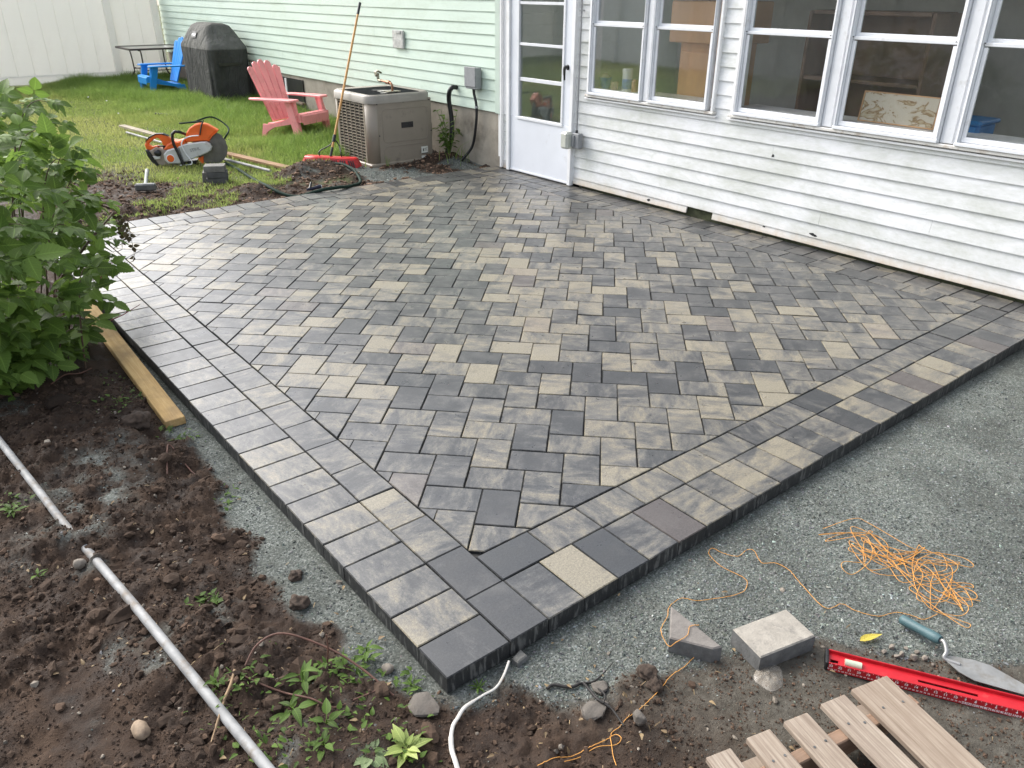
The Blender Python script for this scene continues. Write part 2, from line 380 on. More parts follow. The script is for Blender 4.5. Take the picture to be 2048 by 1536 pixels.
def area(p): return .5*abs(sum(p[i-1][0]*p[i][1]-p[i][0]*p[i-1][1] for i in range(len(p))))
PAV = []      # (polygon, length direction angle, tone)
D_, T_, G_ = -.28, .98, .45
def tone():
    u = random.random(); return random.gauss(.04, .10) if u < .28 else (random.gauss(.42, .12) if u < .72 else random.gauss(.76, .12))
def rect(x0, x1, y0, y1, ang, t=None):
    j = .0016; PAV.append(([(x0+j, y0+j), (x1-j, y0+j), (x1-j, y1-j), (x0+j, y1-j)], ang, tone() if t is None else t))
k = 0; lt = [-.4, .78, .5, .2, .3, .72, .25, .4, .55, .62, .25, .3, .35]
while k*PW < YB-.01: rect(0, PL, k*PW, min((k+1)*PW, YB), 0, lt[k] if k < len(lt) else None); k += 1
y = PL; k = 0; lt = [-.42, .4, .95, .35, .5, .2, .35]
while y < YB-PL-.02: rect(PL, PL+PW, y, min(y+PL, YB-PL), math.pi/2, lt[k] if k < len(lt) else None); y += PL; k += 1
x = PL; k = 0; lt = [-.42, .24, 1.15, -.42, .36, -.15, .58, .42, .66, .36, .75, .2, .55]
while x < XH-.02: rect(x, min(x+PW, XH), 0, PL, math.pi/2, lt[k] if k < len(lt) else None); x += PW; k += 1
x = PL+PW; k = 0; lt = [-.32, .5, .35, .6, .75, .4, .2]
while x < XH-PL-.02: rect(x, min(x+PL, XH-PL), PL, PL+PW, 0, lt[k] if k < len(lt) else None); x += PL; k += 1
y = PL+.06
rect(XH-PL, XH, PL, y, 0)
while y < YB-.02: rect(XH-PL, XH, y, min(y+PW, YB), 0, min(tone(), .45)); y += PW
y = PL+PW
while y < YB-PL-.02: rect(XH-PL-PW, XH-PL, y, min(y+PL, YB-PL), math.pi/2, min(tone(), .5)); y += PL
x = PL
while x < XH-PL-.02: rect(x, min(x+PW, XH-PL), YB-PL, YB, math.pi/2); x += PW
x = PL+PW
while x < XH-PL-PW-.02: rect(x, min(x+PL, XH-PL-PW), YB-PL-PW, YB-PL, 0); x += PL
s2 = 2**.5; U = .1508
for i in range(-40, 60):
    for j in range(-30, 40):
        for (a0, b0, da_, db_, ang) in ((4.79, -.78, 1.5, 1, math.pi/4), (5.29, .21, 1, 1.5, 3*math.pi/4)):
            a = (a0+i+1.5*j)*U; b = (b0-i+1.5*j)*U; e = .0017
            q = [(a+e, b+e), (a+da_*U-e, b+e), (a+da_*U-e, b+db_*U-e), (a+e, b+db_*U-e)]
            q = [((u-v)/s2, (u+v)/s2) for u, v in q]
            c = (sum(p[0] for p in q)/4, sum(p[1] for p in q)/4)
            if not (0 < c[0] < XH and 0 < c[1] < YB): 
                if not (-.3 < c[0] < XH+.3 and -.3 < c[1] < YB+.3): continue
            q = clip(q, PL+PW+.004, XH-PL-PW-.002, PL+PW+.004, YB-PL-PW-.002)
            if len(q) < 3 or area(q) < .0006: continue
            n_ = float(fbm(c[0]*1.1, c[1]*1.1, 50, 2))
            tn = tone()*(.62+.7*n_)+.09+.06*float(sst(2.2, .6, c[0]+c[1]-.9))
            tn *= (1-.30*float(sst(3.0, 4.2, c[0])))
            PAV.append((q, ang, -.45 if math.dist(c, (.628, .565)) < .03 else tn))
def paver_geo(q, ang, tn, mb, T):
    n = len(q); cx = sum(p[0] for p in q)/n; cy = sum(p[1] for p in q)/n
    h = random.gauss(0, .0008); tx, ty = random.gauss(0, .006), random.gauss(0, .006); ch = .0034
    zt = lambda x, y: h+(x-cx)*tx+(y-cy)*ty
    # slightly worn corners: chamfer ring and a top face
    o1 = [(x+random.gauss(0, .0004), y+random.gauss(0, .0004)) for x, y in q]; o2 = inset(o1, ch) if area(q) > .003 else inset(o1, .0015)
    V = [(x, y, -.06) for x, y in o1]+[(x, y, zt(x, y)-ch*.8) for x, y in o1]+[(x, y, zt(x, y)) for x, y in o2]
    mb.mi = 1; mb.add(V[:2*n], [(i, (i+1) % n, n+(i+1) % n, n+i) for i in range(n)])
    mb.mi = 2; mb.add(V[n:], [(i, (i+1) % n, n+(i+1) % n, n+i) for i in range(n)])
    mb.mi = 0; mb.add(V[2*n:], [tuple(range(n))])
    ro = (random.random()*50, random.random()*50); ca, sa = math.cos(ang), math.sin(ang); pk = .45 if random.random() < .03 else random.random()*.04
    for (x, y, z) in V[:2*n]+V[n:]+V[2*n:]: T.append(((tn, random.random()*0, pk, 1), ((x*ca+y*sa)+ro[0], (-x*sa+y*ca)+ro[1])))
def paver_obj(items, name, parent, kind=None):
    mb = MB(); T = []
    for q, ang, tn in items: paver_geo(q, ang, tn, mb, T)
    me = mb.mesh(name, [MPT, MPS, MPC])
    at = me.color_attributes.new('tone', 'FLOAT_COLOR', 'POINT'); at.data.foreach_set('color', np.array([t[0] for t in T], np.float32).ravel())
    uvl = me.uv_layers.new(name='UVMap'); vi = np.zeros(len(me.loops), np.int32); me.loops.foreach_get('vertex_index', vi)
    uvl.data.foreach_set('uv', np.array([t[1] for t in T], np.float32)[vi].ravel())
    return tag(link(bpy.data.objects.new(name, me), parent), kind=kind)
patio = MB().box((XH/2, YB/2, -.0385), (XH-.02, YB-.02, .047)).build('patio', MSAND, kind='structure')
def pix_size(it):
    q = it[0]; c = np.array([sum(p[0] for p in q)/len(q), sum(p[1] for p in q)/len(q), 0]); d = c-CC; dep = CR[2]@d
    u = CR[0]@d/dep*CF; v = CR[1]@d/dep*CF
    vis = (abs(u) < 1050) & (abs(v) < 790)
    return (area(q)*(-d[2])/dep**3) if vis else 0
PAV.sort(key=lambda it: -pix_size(it))
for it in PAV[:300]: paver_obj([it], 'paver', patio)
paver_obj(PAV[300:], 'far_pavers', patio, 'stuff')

# ------------------------------------------------------------------ loose stone chips, clods, small stones (uncountable)
OCT_V = np.array([[1, 0, 0], [-1, 0, 0], [0, 1, 0], [0, -1, 0], [0, 0, 1], [0, 0, -1]], float)
OCT_F = np.array([[0, 2, 4], [2, 1, 4], [1, 3, 4], [3, 0, 4], [2, 0, 5], [1, 2, 5], [3, 1, 5], [0, 3, 5]])
def ico(sub):
    bm = bmesh.new(); bmesh.ops.create_icosphere(bm, subdivisions=sub, radius=1)
    V = np.array([v.co[:] for v in bm.verts]); F = np.array([[v.index for v in f.verts] for f in bm.faces]); bm.free(); return V, F
def scatter(name, P, S, tmplV, tmplF, mat, col, jit=.35, flat=(.5, .9), smooth=False):
    n = len(P); k = len(tmplV)
    V = tmplV[None]*(1+jit*rng.standard_normal((n, k, 1)))*np.c_[rng.uniform(.7, 1.3, n), rng.uniform(.6, 1.1, n), rng.uniform(*flat, n)][:, None, :]
    a = rng.uniform(0, 6.28, n); ti = rng.normal(0, .5, n)
    ca, sa = np.cos(a)[:, None], np.sin(a)[:, None]; ct, st = np.cos(ti)[:, None], np.sin(ti)[:, None]
    x, y, z = V[..., 0], V[..., 1], V[..., 2]; y, z = y*ct-z*st, y*st+z*ct; x, y = x*ca-y*sa, x*sa+y*ca
    V = np.stack([x, y, z], -1)*S[:, None, None]+P[:, None, :]
    F = (tmplF[None]+(np.arange(n)*k)[:, None, None]).reshape(-1, 3)
    me = np_mesh(name, V.reshape(-1, 3), F, mat, smooth, {'c': np.repeat(col, k, 0)})
    return tag(link(bpy.data.objects.new(name, me)), kind='stuff')
def noop(): pass
def attr_mat(name, rough=.85, sc=90, amt=.5, bmp=.3):
    m, t, b = nodes(name); tc = nn(t, 'ShaderNodeTexCoord').outputs['Object']
    c = mix(t, amt, attr(t, 'c'), ramp(t, noise_n(t, tc, sc, 6, .65), [(.3, (.3,)*3), (.7, (.7,)*3)]), 'OVERLAY')
    t.links.new(c, b.inputs['Base Color']); b.inputs['Roughness'].default_value = rough; b.inputs['Specular IOR Level'].default_value = .3
    if bmp: bump(t, b, noise_n(t, tc, sc*4, 4), bmp, .003)
    return m
MCH = attr_mat('crushed stone', .8); MCL = attr_mat('soil clod', .95, 60, .6, .5)
def sample(n, x0, x1, y0, y1, wf):
    x = rng.uniform(x0, x1, n); y = rng.uniform(y0, y1, n); k = rng.uniform(0, 1, n) < wf(x, y); return x[k], y[k]
def off_patio(x, y): return ~((x > -.004) & (x < XH+.1) & (y > -.004) & (y < YB+.004))
x1, y1 = sample(110000, -.5, 1.9, -1.15, .02, lambda x, y: regions(x, y)[0]*off_patio(x, y))
x2, y2 = sample(26000, -.9, 0, 0, 2.6, lambda x, y: regions(x, y)[0]*off_patio(x, y))
x3, y3 = sample(50000, 1.9, 3.4, -1.0, 0, lambda x, y: regions(x, y)[0]*off_patio(x, y)*.6)
x4, y4 = sample(30000, 2.2, 4.5, 5.64, 7, lambda x, y: regions(x, y)[0])
x5, y5 = sample(45000, -1.2, 1.6, -1.15, 2.2, lambda x, y: off_patio(x, y)*(.05+.14*regions(x, y)[2]))
x, y = np.r_[x1, x2, x3, x4, x5], np.r_[y1, y2, y3, y4, y5]
s = np.clip(rng.lognormal(-6.25, .48, len(x)), .0010, .0070)*(1+.5*(y > 5))
g = np.clip(rng.lognormal(-2.02, .42, len(x)), .04, .5)[:, None]*np.array([.95, 1.03, .94])*rng.normal(1, .05, (len(x), 3))
g = g*(.62+.75*fbm(x*1.6, y*1.6, 77, 3))[:, None]*(1-.25*(fbm(x*5, y*5, 78, 3) > .6))[:, None]
scatter('stone_chips', np.c_[x, y, gz(x, y)+s*.1], s, OCT_V, OCT_F, MCH, np.clip(g, .02, .7))
wsoil = lambda x, y: off_patio(x, y)*np.clip(1-sum(regions(x, y)), 0, 1)
xs, ys = sample(16000, -1.4, .9, -.9, 2.9, lambda x, y: wsoil(x, y)*sst(.3, .65, fbm(x*4, y*4, 61, 3)))
s = np.clip(rng.lognormal(-5.3, .55, len(xs)), .002, .018)
scol = lambda n: np.array([.050, .032, .0215])*np.clip(rng.lognormal(0, .35, n), .4, 2.6)[:, None]
V1, F1 = ico(1)
scatter('soil_lumps', np.c_[xs, ys, gz(xs, ys)+s*.1], s, V1, F1, MCL, scol(len(xs)), .24, (.45, .8), False)
xs, ys = sample(150000, -1.3, 1.5, -1.15, 2.9, lambda x, y: off_patio(x, y)*np.clip(1-regions(x, y)[0]-.35*regions(x, y)[2], 0, 1)*sst(.2, .6, fbm(x*6, y*6, 62, 3))); s = np.clip(rng.lognormal(-5.95, .5, len(xs)), .0012, .008)
scatter('soil_crumbs', np.c_[xs, ys, gz(xs, ys)+s*.15], s, OCT_V, OCT_F, MCL, scol(len(xs))*(1+.5*regions(xs, ys)[2])[:, None], .3, (.5, .9), False)
V2, F2 = ico(2)
xs, ys = sample(1500, -1.4, .9, -.9, 2.9, lambda x, y: wsoil(x, y)*sst(.35, .7, fbm(x*4, y*4, 61, 3))); s = np.clip(rng.lognormal(-4.2, .45, len(xs)), .008, .05)
scatter('soil_clods', np.c_[xs, ys, gz(xs, ys)+s*.1], s, V2, F2, MCL, scol(len(xs)), .15, (.4, .75), False)
xs, ys = sample(750, -1.3, 1.4, -1.1, 2.8, lambda x, y: off_patio(x, y)*np.clip(1-.7*regions(x, y)[0], 0, 1)); s = np.clip(rng.lognormal(-5.3, .45, len(xs)), .0025, .014)
scatter('small_stones', np.c_[xs, ys, gz(xs, ys)+s*.25], s, V1, F1, MCH, np.array([.18, .155, .125])*np.clip(rng.lognormal(0, .35, len(xs)), .4, 2)[:, None], .18, (.5, .9), False)
xs, ys = sample(9000, .2, 4.5, 5.65, 7.9, lambda x, y: wsoil(x, y)); s = np.clip(rng.lognormal(-4.7, .5, len(xs)), .004, .03)
scatter('dug_soil_crumbs', np.c_[xs, ys, gz(xs, ys)+s*.2], s, V1, F1, MCL, scol(len(xs))*2.6, .25, (.35, .7), False)
# ------------------------------------------------------------------ house
def siding_mat(name, base, dirt_c, dlo, dhi, low=None):
    m, t, b = nodes(name); tc = nn(t, 'ShaderNodeTexCoord').outputs['Object']
    c = ramp(t, noise_n(t, mapping(t, tc, (1, .35, 1.2)), 3.2, 6, .6), [(.3, tuple(x*.93 for x in base)), (.7, base)])
    d = noise_n(t, mapping(t, tc, (1, 1, 2.2)), 1.6, 9, .72, .4); d2 = noise_n(t, mapping(t, tc, (1, 2.5, 9)), 6, 6, .7)
    d = mth(t, 'ADD', mth(t, 'MULTIPLY', d, .75), mth(t, 'MULTIPLY', d2, .25))
    c = mix(t, ramp(t, d, [(dlo, (0,)*3), (dhi, (.75,)*3)]), c, dirt_c)
    sc = ramp(t, noise_n(t, mapping(t, tc, (1, 3, 5)), 16, 8, .75), [(.62, (0,)*3), (.74, (.5,)*3)]); c = mix(t, sc, c, tuple(x*.6 for x in dirt_c))
    if low:
        sep = nn(t, 'ShaderNodeSeparateXYZ'); t.links.new(tc, sep.inputs[0])
        f = mth(t, 'ADD', sep.outputs[2], mth(t, 'MULTIPLY', noise_n(t, mapping(t, tc, (1, 2.5, 1.5)), 4, 8, .75), -.17))
        c = mix(t, ramp(t, mth(t, 'ADD', f, .3), [(.22, (.9,)*3), (.26, (.5,)*3), (.31, (.12,)*3), (.36, (0,)*3)]), c, low)
    t.links.new(c, b.inputs['Base Color']); b.inputs['Roughness'].default_value = .48; b.inputs['Specular IOR Level'].default_value = .35
    bump(t, b, noise_n(t, mapping(t, tc, (1, 1.5, 14)), 9, 4), .12, .004)
    return m
MWS = siding_mat('white vinyl', (.755, .76, .765), (.40, .42, .35), .41, .66, (.52, .42, .31))
MGS = siding_mat('pale green vinyl', (.60, .71, .61), (.48, .57, .46), .48, .66)
MGS2 = M('green trim', (.52, .61, .53), .5, .08, 5)
MCON = M('poured concrete', (.30, .27, .22), .9, .2, 5, .5, 60, dirt=(.13, .11, .085), dscale=3, dlo=.5, dhi=.72)
MWT = M('white painted trim', (.78, .78, .78), .42, .06, 6, dirt=(.55, .53, .48), dscale=7, dlo=.58, dhi=.78)
MAL = M('white aluminium sash', (.72, .73, .75), .32, .07, 9, dirt=(.48, .47, .45), dscale=9, dlo=.58, dhi=.78)
MSILL = M('stained sill', (.66, .64, .60), .55, .12, 9, dirt=(.36, .28, .21), dscale=14, dlo=.52, dhi=.72)
MDOOR = M('white enamel door', (.70, .72, .76), .35, .05, 3, dirt=(.50, .50, .50), dscale=5, dlo=.62, dhi=.85)
MBLK = M('black plastic', (.012, .012, .013), .4, .2)
MROT = M('rotten sheathing', (.045, .05, .024), .95, .5, 18, .8)
MINT = M('interior wall paint', (.74, .74, .72), .8, .1, 4)
MINTF = M('interior floor', (.30, .26, .21), .6, .2, 6)
MROOF = M('asphalt shingle', (.07, .068, .066), .9, .3, 30, .5)
def glass_mat(tint, refl, name):
    m, t, b = nodes(name); t.nodes.remove(b); out = t.nodes['Material Output']
    tr = nn(t, 'ShaderNodeBsdfTransparent'); tr.inputs[0].default_value = (*tint, 1)
    gl = nn(t, 'ShaderNodeBsdfGlossy'); gl.inputs['Roughness'].default_value = .03; gl.inputs[0].default_value = (.95, .97, 1, 1)
    df = nn(t, 'ShaderNodeBsdfDiffuse'); df.inputs[0].default_value = (.42, .42, .40, 1)
    tc = nn(t, 'ShaderNodeTexCoord').outputs['Object']
    dust = ramp(t, noise_n(t, mapping(t, tc, (1, 3, 1.2)), 5, 9, .75), [(.4, (.012,)*3), (.75, (.045,)*3)])
    fr = nn(t, 'ShaderNodeFresnel'); fr.inputs[0].default_value = 1.5
    f = mth(t, 'MULTIPLY', fr.outputs[0], refl, True)
    m1 = nn(t, 'ShaderNodeMixShader'); t.links.new(f, m1.inputs[0]); t.links.new(tr.outputs[0], m1.inputs[1]); t.links.new(gl.outputs[0], m1.inputs[2])
    m2 = nn(t, 'ShaderNodeMixShader'); t.links.new(dust, m2.inputs[0]); t.links.new(m1.outputs[0], m2.inputs[1]); t.links.new(df.outputs[0], m2.inputs[2])
    t.links.new(m2.outputs[0], out.inputs[0]); return m
MGLASS2 = glass_mat((.93, .94, .93), .28, 'door glass behind screen')
MGLASS = glass_mat((.97, .975, .97), .6, 'dusty window glass')
XF = 4.515                                                           # outer face of the white wall
house = empty('house', (XF, 4, 0), label='single storey house, pale green siding beside white sunroom, above the patio', cat='house')
def hb(mb, name, mat, parent=house, **k):
    o = mb.build(name, mat, parent, **k); o.matrix_parent_inverse = Matrix.Translation((-XF, -4, 0)) if parent is house else Matrix(); return o
def course(x, y0, y1, z0, z1, mat, ex):
    """one lapped vinyl course: foot stands proud, top tucks under the next"""
    t = .013; h = z1-z0; mb = MB(); n = max(2, int((y1-y0)/.35)+1); V = []; F = []
    sag = lambda y: .0012*math.sin(y*3.1+z0*40)+.0009*math.sin(y*8.3+z0*90)
    prof = [(x+.012, z0+.006), (x-.0005, z0), (x-.0015, z0+.004), (x+t*h/ex*.92, z0+h), (x+.02, z0+h+.002)]
    for i in range(n):
        y = y0+(y1-y0)*i/(n-1)
        V += [(a-sag(y)*.8, y, b+sag(y)*(1 if k < 3 else .4)) for k, (a, b) in enumerate(prof)]
    m = len(prof)
    for i in range(n-1):
        for k in range(m-1): F.append((i*m+k, (i+1)*m+k, (i+1)*m+k+1, i*m+k+1))
    F.append(tuple(range(m))); F.append(tuple((n-1)*m+k for k in range(m))[::-1])
    mb.add(V, F); return hb(mb, 'siding_board', mat)
# white sunroom wall
WIN_A, WIN_B, DOORY = (2.76, 4.21), (.10, 2.59), (4.36, 5.50)
z = .082-.1025; k = 0
joints = {6: [2.18], 2: [1.7], 3: [.9], 4: [3.3]}
while z < 2.32:
    zt = z+.1025; iv = [(-2.6, 4.372)]
    def cut(iv, a, b): return [q for (s, e) in iv for q in ((s, min(e, a)), (max(s, b), e)) if q[1]-q[0] > .03]
    if z > .79:
        zl = .842
        if z < .84: 
            for (s, e) in (WIN_A, WIN_B): course(XF, s, e, z, zl, MWS, .1025)
        if z < 2.03: iv = cut(cut(iv, *WIN_A), *WIN_B)
    if k == 0: iv = [(-2.6, 2.665), (2.94, 4.372)]
    for jy in joints.get(k, []): iv = cut(iv, jy, jy+.0015)
    if z < .5: course(XF, 5.395, 5.482, max(z, .005), zt, MWS, .1025)
    for (s, e) in iv: course(XF, s, e, max(z, .024) if k == 0 else z, zt, MWS, .1025)
    z = zt; k += 1
hb(MB().box((XF+.055, .86, .06), (.05, 6.9, .20)), 'sheathing', MROT)
mbw = MB()
for (a, b, c, d) in ((-2.6, .10, .1, 2.45), (.10, 2.59, .1, .87), (2.59, 2.76, .1, 2.45), (2.76, 4.21, .1, .87), (4.21, 4.385, .1, 2.45), (.10, 2.59, 2.03, 2.45), (2.76, 4.21, 2.03, 2.45), (4.385, 5.62, 2.05, 2.45), (5.36, 5.62, .1, 2.05)):
    mbw.box((XF+.09, (a+b)/2, (c+d)/2), (.10, b-a-.001, d-c-.001))
hb(mbw, 'stud_wall', MINT)
hb(MB().box((XF+.008, -2.62, 1.17), (.05, .06, 2.36), bev=.004), 'corner_trim', MWT)
for (yy, zz, sy, sz, sd) in ((2.158, .073, .018, .008, 1), (1.734, .108, .035, .012, 2), (2.17, .618, .012, .016, 3), (4.256, .03, .03, .02, 4), (3.375, .05, .02, .016, 5), (1.71, .10, .02, .008, 6)):
    rs = random.Random(sd); P = [(math.cos(a)*sy*rs.uniform(.5, 1), math.sin(a)*sz*rs.uniform(.4, 1)) for a in np.linspace(0, 6.28, 10)[:-1]]
    hb(MB().prism(P, lambda a, b, d: (XF+.0-d+.006*((zz+b-.082) % .1025)/.1025, yy-a, zz+b), 0, .0035), 'siding_hole', MBLK)
# interior of the sunroom
hb(MB().box((5.95, 1.5, .055), (2.7, 8.1, .09)), 'interior_floor', MINTF)
hb(MB().box((7.34, 3.2, 1.2), (.08, 4.8, 2.5)), 'interior_wall', MINT); hb(MB().box((7.34, -.9, .4), (.08, 3.4, .9)), 'interior_wall', MINT); hb(MB().box((7.34, -.9, 2.3), (.08, 3.4, .3)), 'interior_wall', MINT)
rw = hb(MB().box((7.34, -.9, .88), (.1, 3.4, .05)), 'added_rear_window', MWT)  # unseen window band added to let more daylight into the room
for yy in (-2.5, -1.7, -.9, -.1, .75): MB().box((7.34, yy, 1.53), (.06, .08, 1.24)).build('mullion', MWT, rw)
for yy in (-2.1, -1.3, -.5, .32): MB().box((7.34, yy, 1.53), (.004, .72, 1.22)).build('pane', MGLASS, rw)
hb(MB().box((5.97, -2.55, .5), (2.65, .08, .8)), 'interior_wall', MINT)
hb(MB().box((5.97, -2.55, 2.2), (2.65, .08, .4)), 'interior_wall', MINT)
ew = hb(MB().box((5.97, -2.55, .92), (2.65, .1, .04)), 'end_window', MWT)
for xx in (4.7, 5.5, 6.35, 7.2): MB().box((xx, -2.55, 1.45), (.08, .06, 1.06)).build('mullion', MWT, ew)
for xx in (5.1, 5.93, 6.78): MB().box((xx, -2.55, 1.45), (.74, .004, 1.04)).build('pane', MGLASS, ew)
hb(MB().box((5.93, 1.5, 2.47), (2.9, 8.3, .04)), 'ceiling', MINT)
for i in range(21): 
    mb = MB(); zz = .1+i*.109; mb.add([(4.62, 5.55, zz), (7.3, 5.55, zz), (7.3, 5.563, zz+.108), (4.62, 5.563, zz+.108), (4.62, 5.565, zz-.002), (7.3, 5.565, zz-.002)], [(0, 1, 2, 3), (4, 5, 1, 0)]); hb(mb, 'siding_board', MGS)
# roof, eaves
mb = MB(); mb.add([(4.3, -3, 2.50), (10.5, -3, 3.9), (10.5, 5.6, 3.9), (4.3, 5.6, 2.50), (4.3, -3, 2.56), (10.5, -3, 3.96), (10.5, 5.6, 3.96), (4.3, 5.6, 2.56)], [(0, 1, 2, 3), (7, 6, 5, 4), (0, 3, 7, 4), (1, 0, 4, 5), (3, 2, 6, 7), (2, 1, 5, 6)]); hb(mb, 'roof', MROOF)
mb = MB(); mb.add([(4.0, 5.605, 2.96), (9.5, 5.605, 4.7), (9.5, 17.2, 4.7), (4.0, 17.2, 2.96), (4.0, 5.605, 3.04), (9.5, 5.605, 4.78), (9.5, 17.2, 4.78), (4.0, 17.2, 3.04)], [(0, 1, 2, 3), (7, 6, 5, 4), (0, 3, 7, 4), (1, 0, 4, 5), (3, 2, 6, 7), (2, 1, 5, 6)]); hb(mb, 'roof', MROOF)
hb(MB().box((4.32, 1.3, 2.44), (.03, 8.4, .13)), 'fascia', MWT); hb(MB().box((4.43, 1.3, 2.4), (.2, 8.3, .015)), 'soffit', MWT)
# windows
def window(y0, y1, units, label):
    root = hb(MB().box((XF+.004, (y0+y1)/2, .865), (.09, y1-y0+.03, .022), bev=.004), 'window', MSILL, label=label); root.matrix_parent_inverse = Matrix.Translation((-XF, -4, 0))
    def sub(mb, n, m, **k): return mb.build(n, m, root, **k)
    zt = 2.03
    for yy in (y0+.012, y1-.012): sub(MB().box((XF-.004, yy, (.876+zt)/2), (.05, .024, zt-.876-.002), bev=.003), 'casing', MWT)
    sub(MB().box((XF-.004, (y0+y1)/2, zt+.014), (.05, y1-y0+.02, .024), bev=.003), 'casing', MWT)
    sub(MB().box((XF-.010, (y0+y1)/2, .838), (.03, y1-y0+.06, .016), bev=.003), 'apron', MWT)
    last = None
    for (a, b) in units:                                            # a<b
        if last is not None:
            mw = a-last; sub(MB().box((XF+.012, (a+last)/2, (.877+zt)/2), (.05, mw-.004, zt-.88), bev=.003), 'mullion', MAL)
            sub(MB().box((XF-.016, (a+last)/2, (.877+zt)/2), (.012, mw*.55, zt-.885), bev=.003), 'mullion_cap', MAL)
        last = b
        for yy in (a+.011, b-.011):                                  # storm track: stepped ridges
            sub(MB().box((XF-.012, yy, (.895+zt)/2), (.045, .022, zt-.897), bev=.003).box((XF-.040, yy, (.895+zt)/2), (.010, .008, zt-.90), bev=.002), 'storm_track', MAL)
        sub(MB().box((XF-.022, (a+b)/2, .888), (.062, b-a, .021), bev=.003), 'storm_track', MAL)
        for (c, d, xo) in ((.900, 1.472, -.012), (1.462, 2.018, .010)):
            fw = .03; mb = MB(); ya, yb = a+.023, b-.023
            mb.box((XF+xo, (ya+yb)/2, c+.016), (.018, yb-ya, .032), bev=.003).box((XF+xo, (ya+yb)/2, d-.011), (.018, yb-ya, .022), bev=.003)
            for yy in (ya+.013, yb-.013): mb.box((XF+xo+.0005, yy, (c+d)/2), (.017, .026, d-c-.056), bev=.002)
            sub(mb, 'sash', MAL)
            sub(MB().box((XF+xo, (a+b)/2, (c+d)/2+.005), (.003, yb-ya-.05, d-c-.05)), 'pane', MGLASS)
        for yy in (a+.03, b-.03): sub(MB().box((XF-.034, yy, 1.468), (.006, .008, .006)), 'latch', MBLK)
    sub(MB().box((XF+.17, (y0+y1)/2, .915), (.24, y1-y0, .024)), 'inside_ledge', MWT)
    return root
window(*WIN_A, [(2.815, 3.445), (3.53, 4.185)], 'two light storm window next to the door')
window(*WIN_B, [(.14, .865), (.972, 1.705), (1.812, 2.556)], 'three light storm window far from the door')
# door
door = hb(MB().box((XF+.0, 4.884, .29), (.035, .905, .545), bev=.004).box((XF, 5.285, 1.29), (.035, .105, 1.455), bev=.004).box((XF, 4.483, 1.29), (.035, .105, 1.455), bev=.004).box((XF, 4.884, 1.985), (.035, .70, .06), bev=.003), 'door', MDOOR)
def dsub(mb, n, m): return mb.build(n, m, door)
mb = MB()
for (y_, z_, sy, sz) in ((4.878, .557, .70, .03), (4.878, 1.95, .70, .03), (5.213, 1.25, .03, 1.36), (4.543, 1.25, .03, 1.36)): mb.box((XF-.012, y_, z_), (.034, sy, sz), bev=.004)
dsub(mb, 'insert_frame', MAL)
for zz, th, xo in ((.93, .036, 0), (1.255, .026, -.006), (1.62, .026, -.006)): dsub(MB().box((XF-.006+xo, 4.878, zz), (.02, .64, th), bev=.003), 'rail', MAL)
for (c, d) in ((.572, .912), (.948, 1.242), (1.268, 1.607), (1.633, 1.935)): dsub(MB().box((XF-.004, 4.878, (c+d)/2), (.003, .64, d-c)), 'pane', MGLASS2)
dsub(MB().tube(spline([(XF-.018, 4.485, 1.085), (XF-.05, 4.485, 1.09), (XF-.058, 4.487, 1.06), (XF-.05, 4.49, .975)], 5), [.014]*10+[.012]*3+[.009]*3, 8).lathe([(.028, -.01), (.028, 0), (.02, .004)], (XF-.016, 4.485, 1.085), 14, Matrix.Rotation(-math.pi/2, 4, 'Y')), 'handle', MBLK)
dsub(MB().box((XF-.012, 4.884, .022), (.03, .9, .014)), 'sweep', MAL)
for (yy, w_) in ((5.363, .044), (4.402, .044)): hb(MB().box((XF-.014, yy, 1.03), (.05, w_, 2.05), bev=.003), 'door_jamb', MWT)
hb(MB().box((XF-.008, 5.497, 1.2), (.04, .026, 2.38), bev=.003), 'corner_trim', MWT)
hb(MB().box((XF+.03, 4.884, .003), (.1, .91, .012)), 'threshold', MBLK)
hb(MB().box((XF+.012, 5.44, 1.27), (.02, .086, 1.42)), 'corner_trim', MWT)
hb(MB().box((XF+.0, 4.884, 2.05), (.05, .99, .06), bev=.003), 'door_jamb', MWT)
hb(MB().box((XF+.014, 4.385, 1.2), (.03, .03, 2.3)), 'j_channel', MWT)
# green wall
XG = 4.54
z = .553; k = 0
while z < 2.9:
    ys = [5.61]; yy = 5.61+random.uniform(.8, 3.2); fix = {4: [6.62], 5: [6.62], 3: [7.55], 2: [8.36], 1: [9.1], 8: [10.2], 7: [8.6]}.get(k)
    if fix: yy = fix[0]
    while yy < 16.3: ys.append(yy); yy += random.choice([1.9, 2.6, 3.6])
    ys.append(16.62)
    for a, b in zip(ys[:-1], ys[1:]): course(XG+random.uniform(0, .002), a, b-.002, z, z+.1085, MGS, .1085)
    z += .1085; k += 1
hb(MB().box((XG+.0, 5.57, 1.75), (.06, .10, 2.40), bev=.006).box((XG-.01, 5.525, 1.75), (.08, .024, 2.40), bev=.004), 'corner_trim', MGS2)
hb(MB().box((XG+.075, 11.1, .2), (.11, 11.05, .72)), 'foundation', MCON)
hb(MB().box((XG+.09, 11.1, 1.7), (.12, 11.0, 2.28)), 'stud_wall', MINT)
hb(MB().box((XG+2.6, 16.63, 1.7), (5.1, .05, 2.4)), 'gable_wall', MGS)
vw = hb(MB().box((XG+.012, 10.84, .33), (.02, .95, .34)), 'basement_window', MBLK)
for yy in (11.2, 10.95): MB().box((XG-.001, yy, .34), (.02, .05, .3), bev=.004).build('frame', MWT, vw)
MB().box((XG-.02, 10.84, .17), (.06, 1.0, .03), bev=.004).build('frame', M('weathered wood sill', (.18, .13, .09), .8), vw)
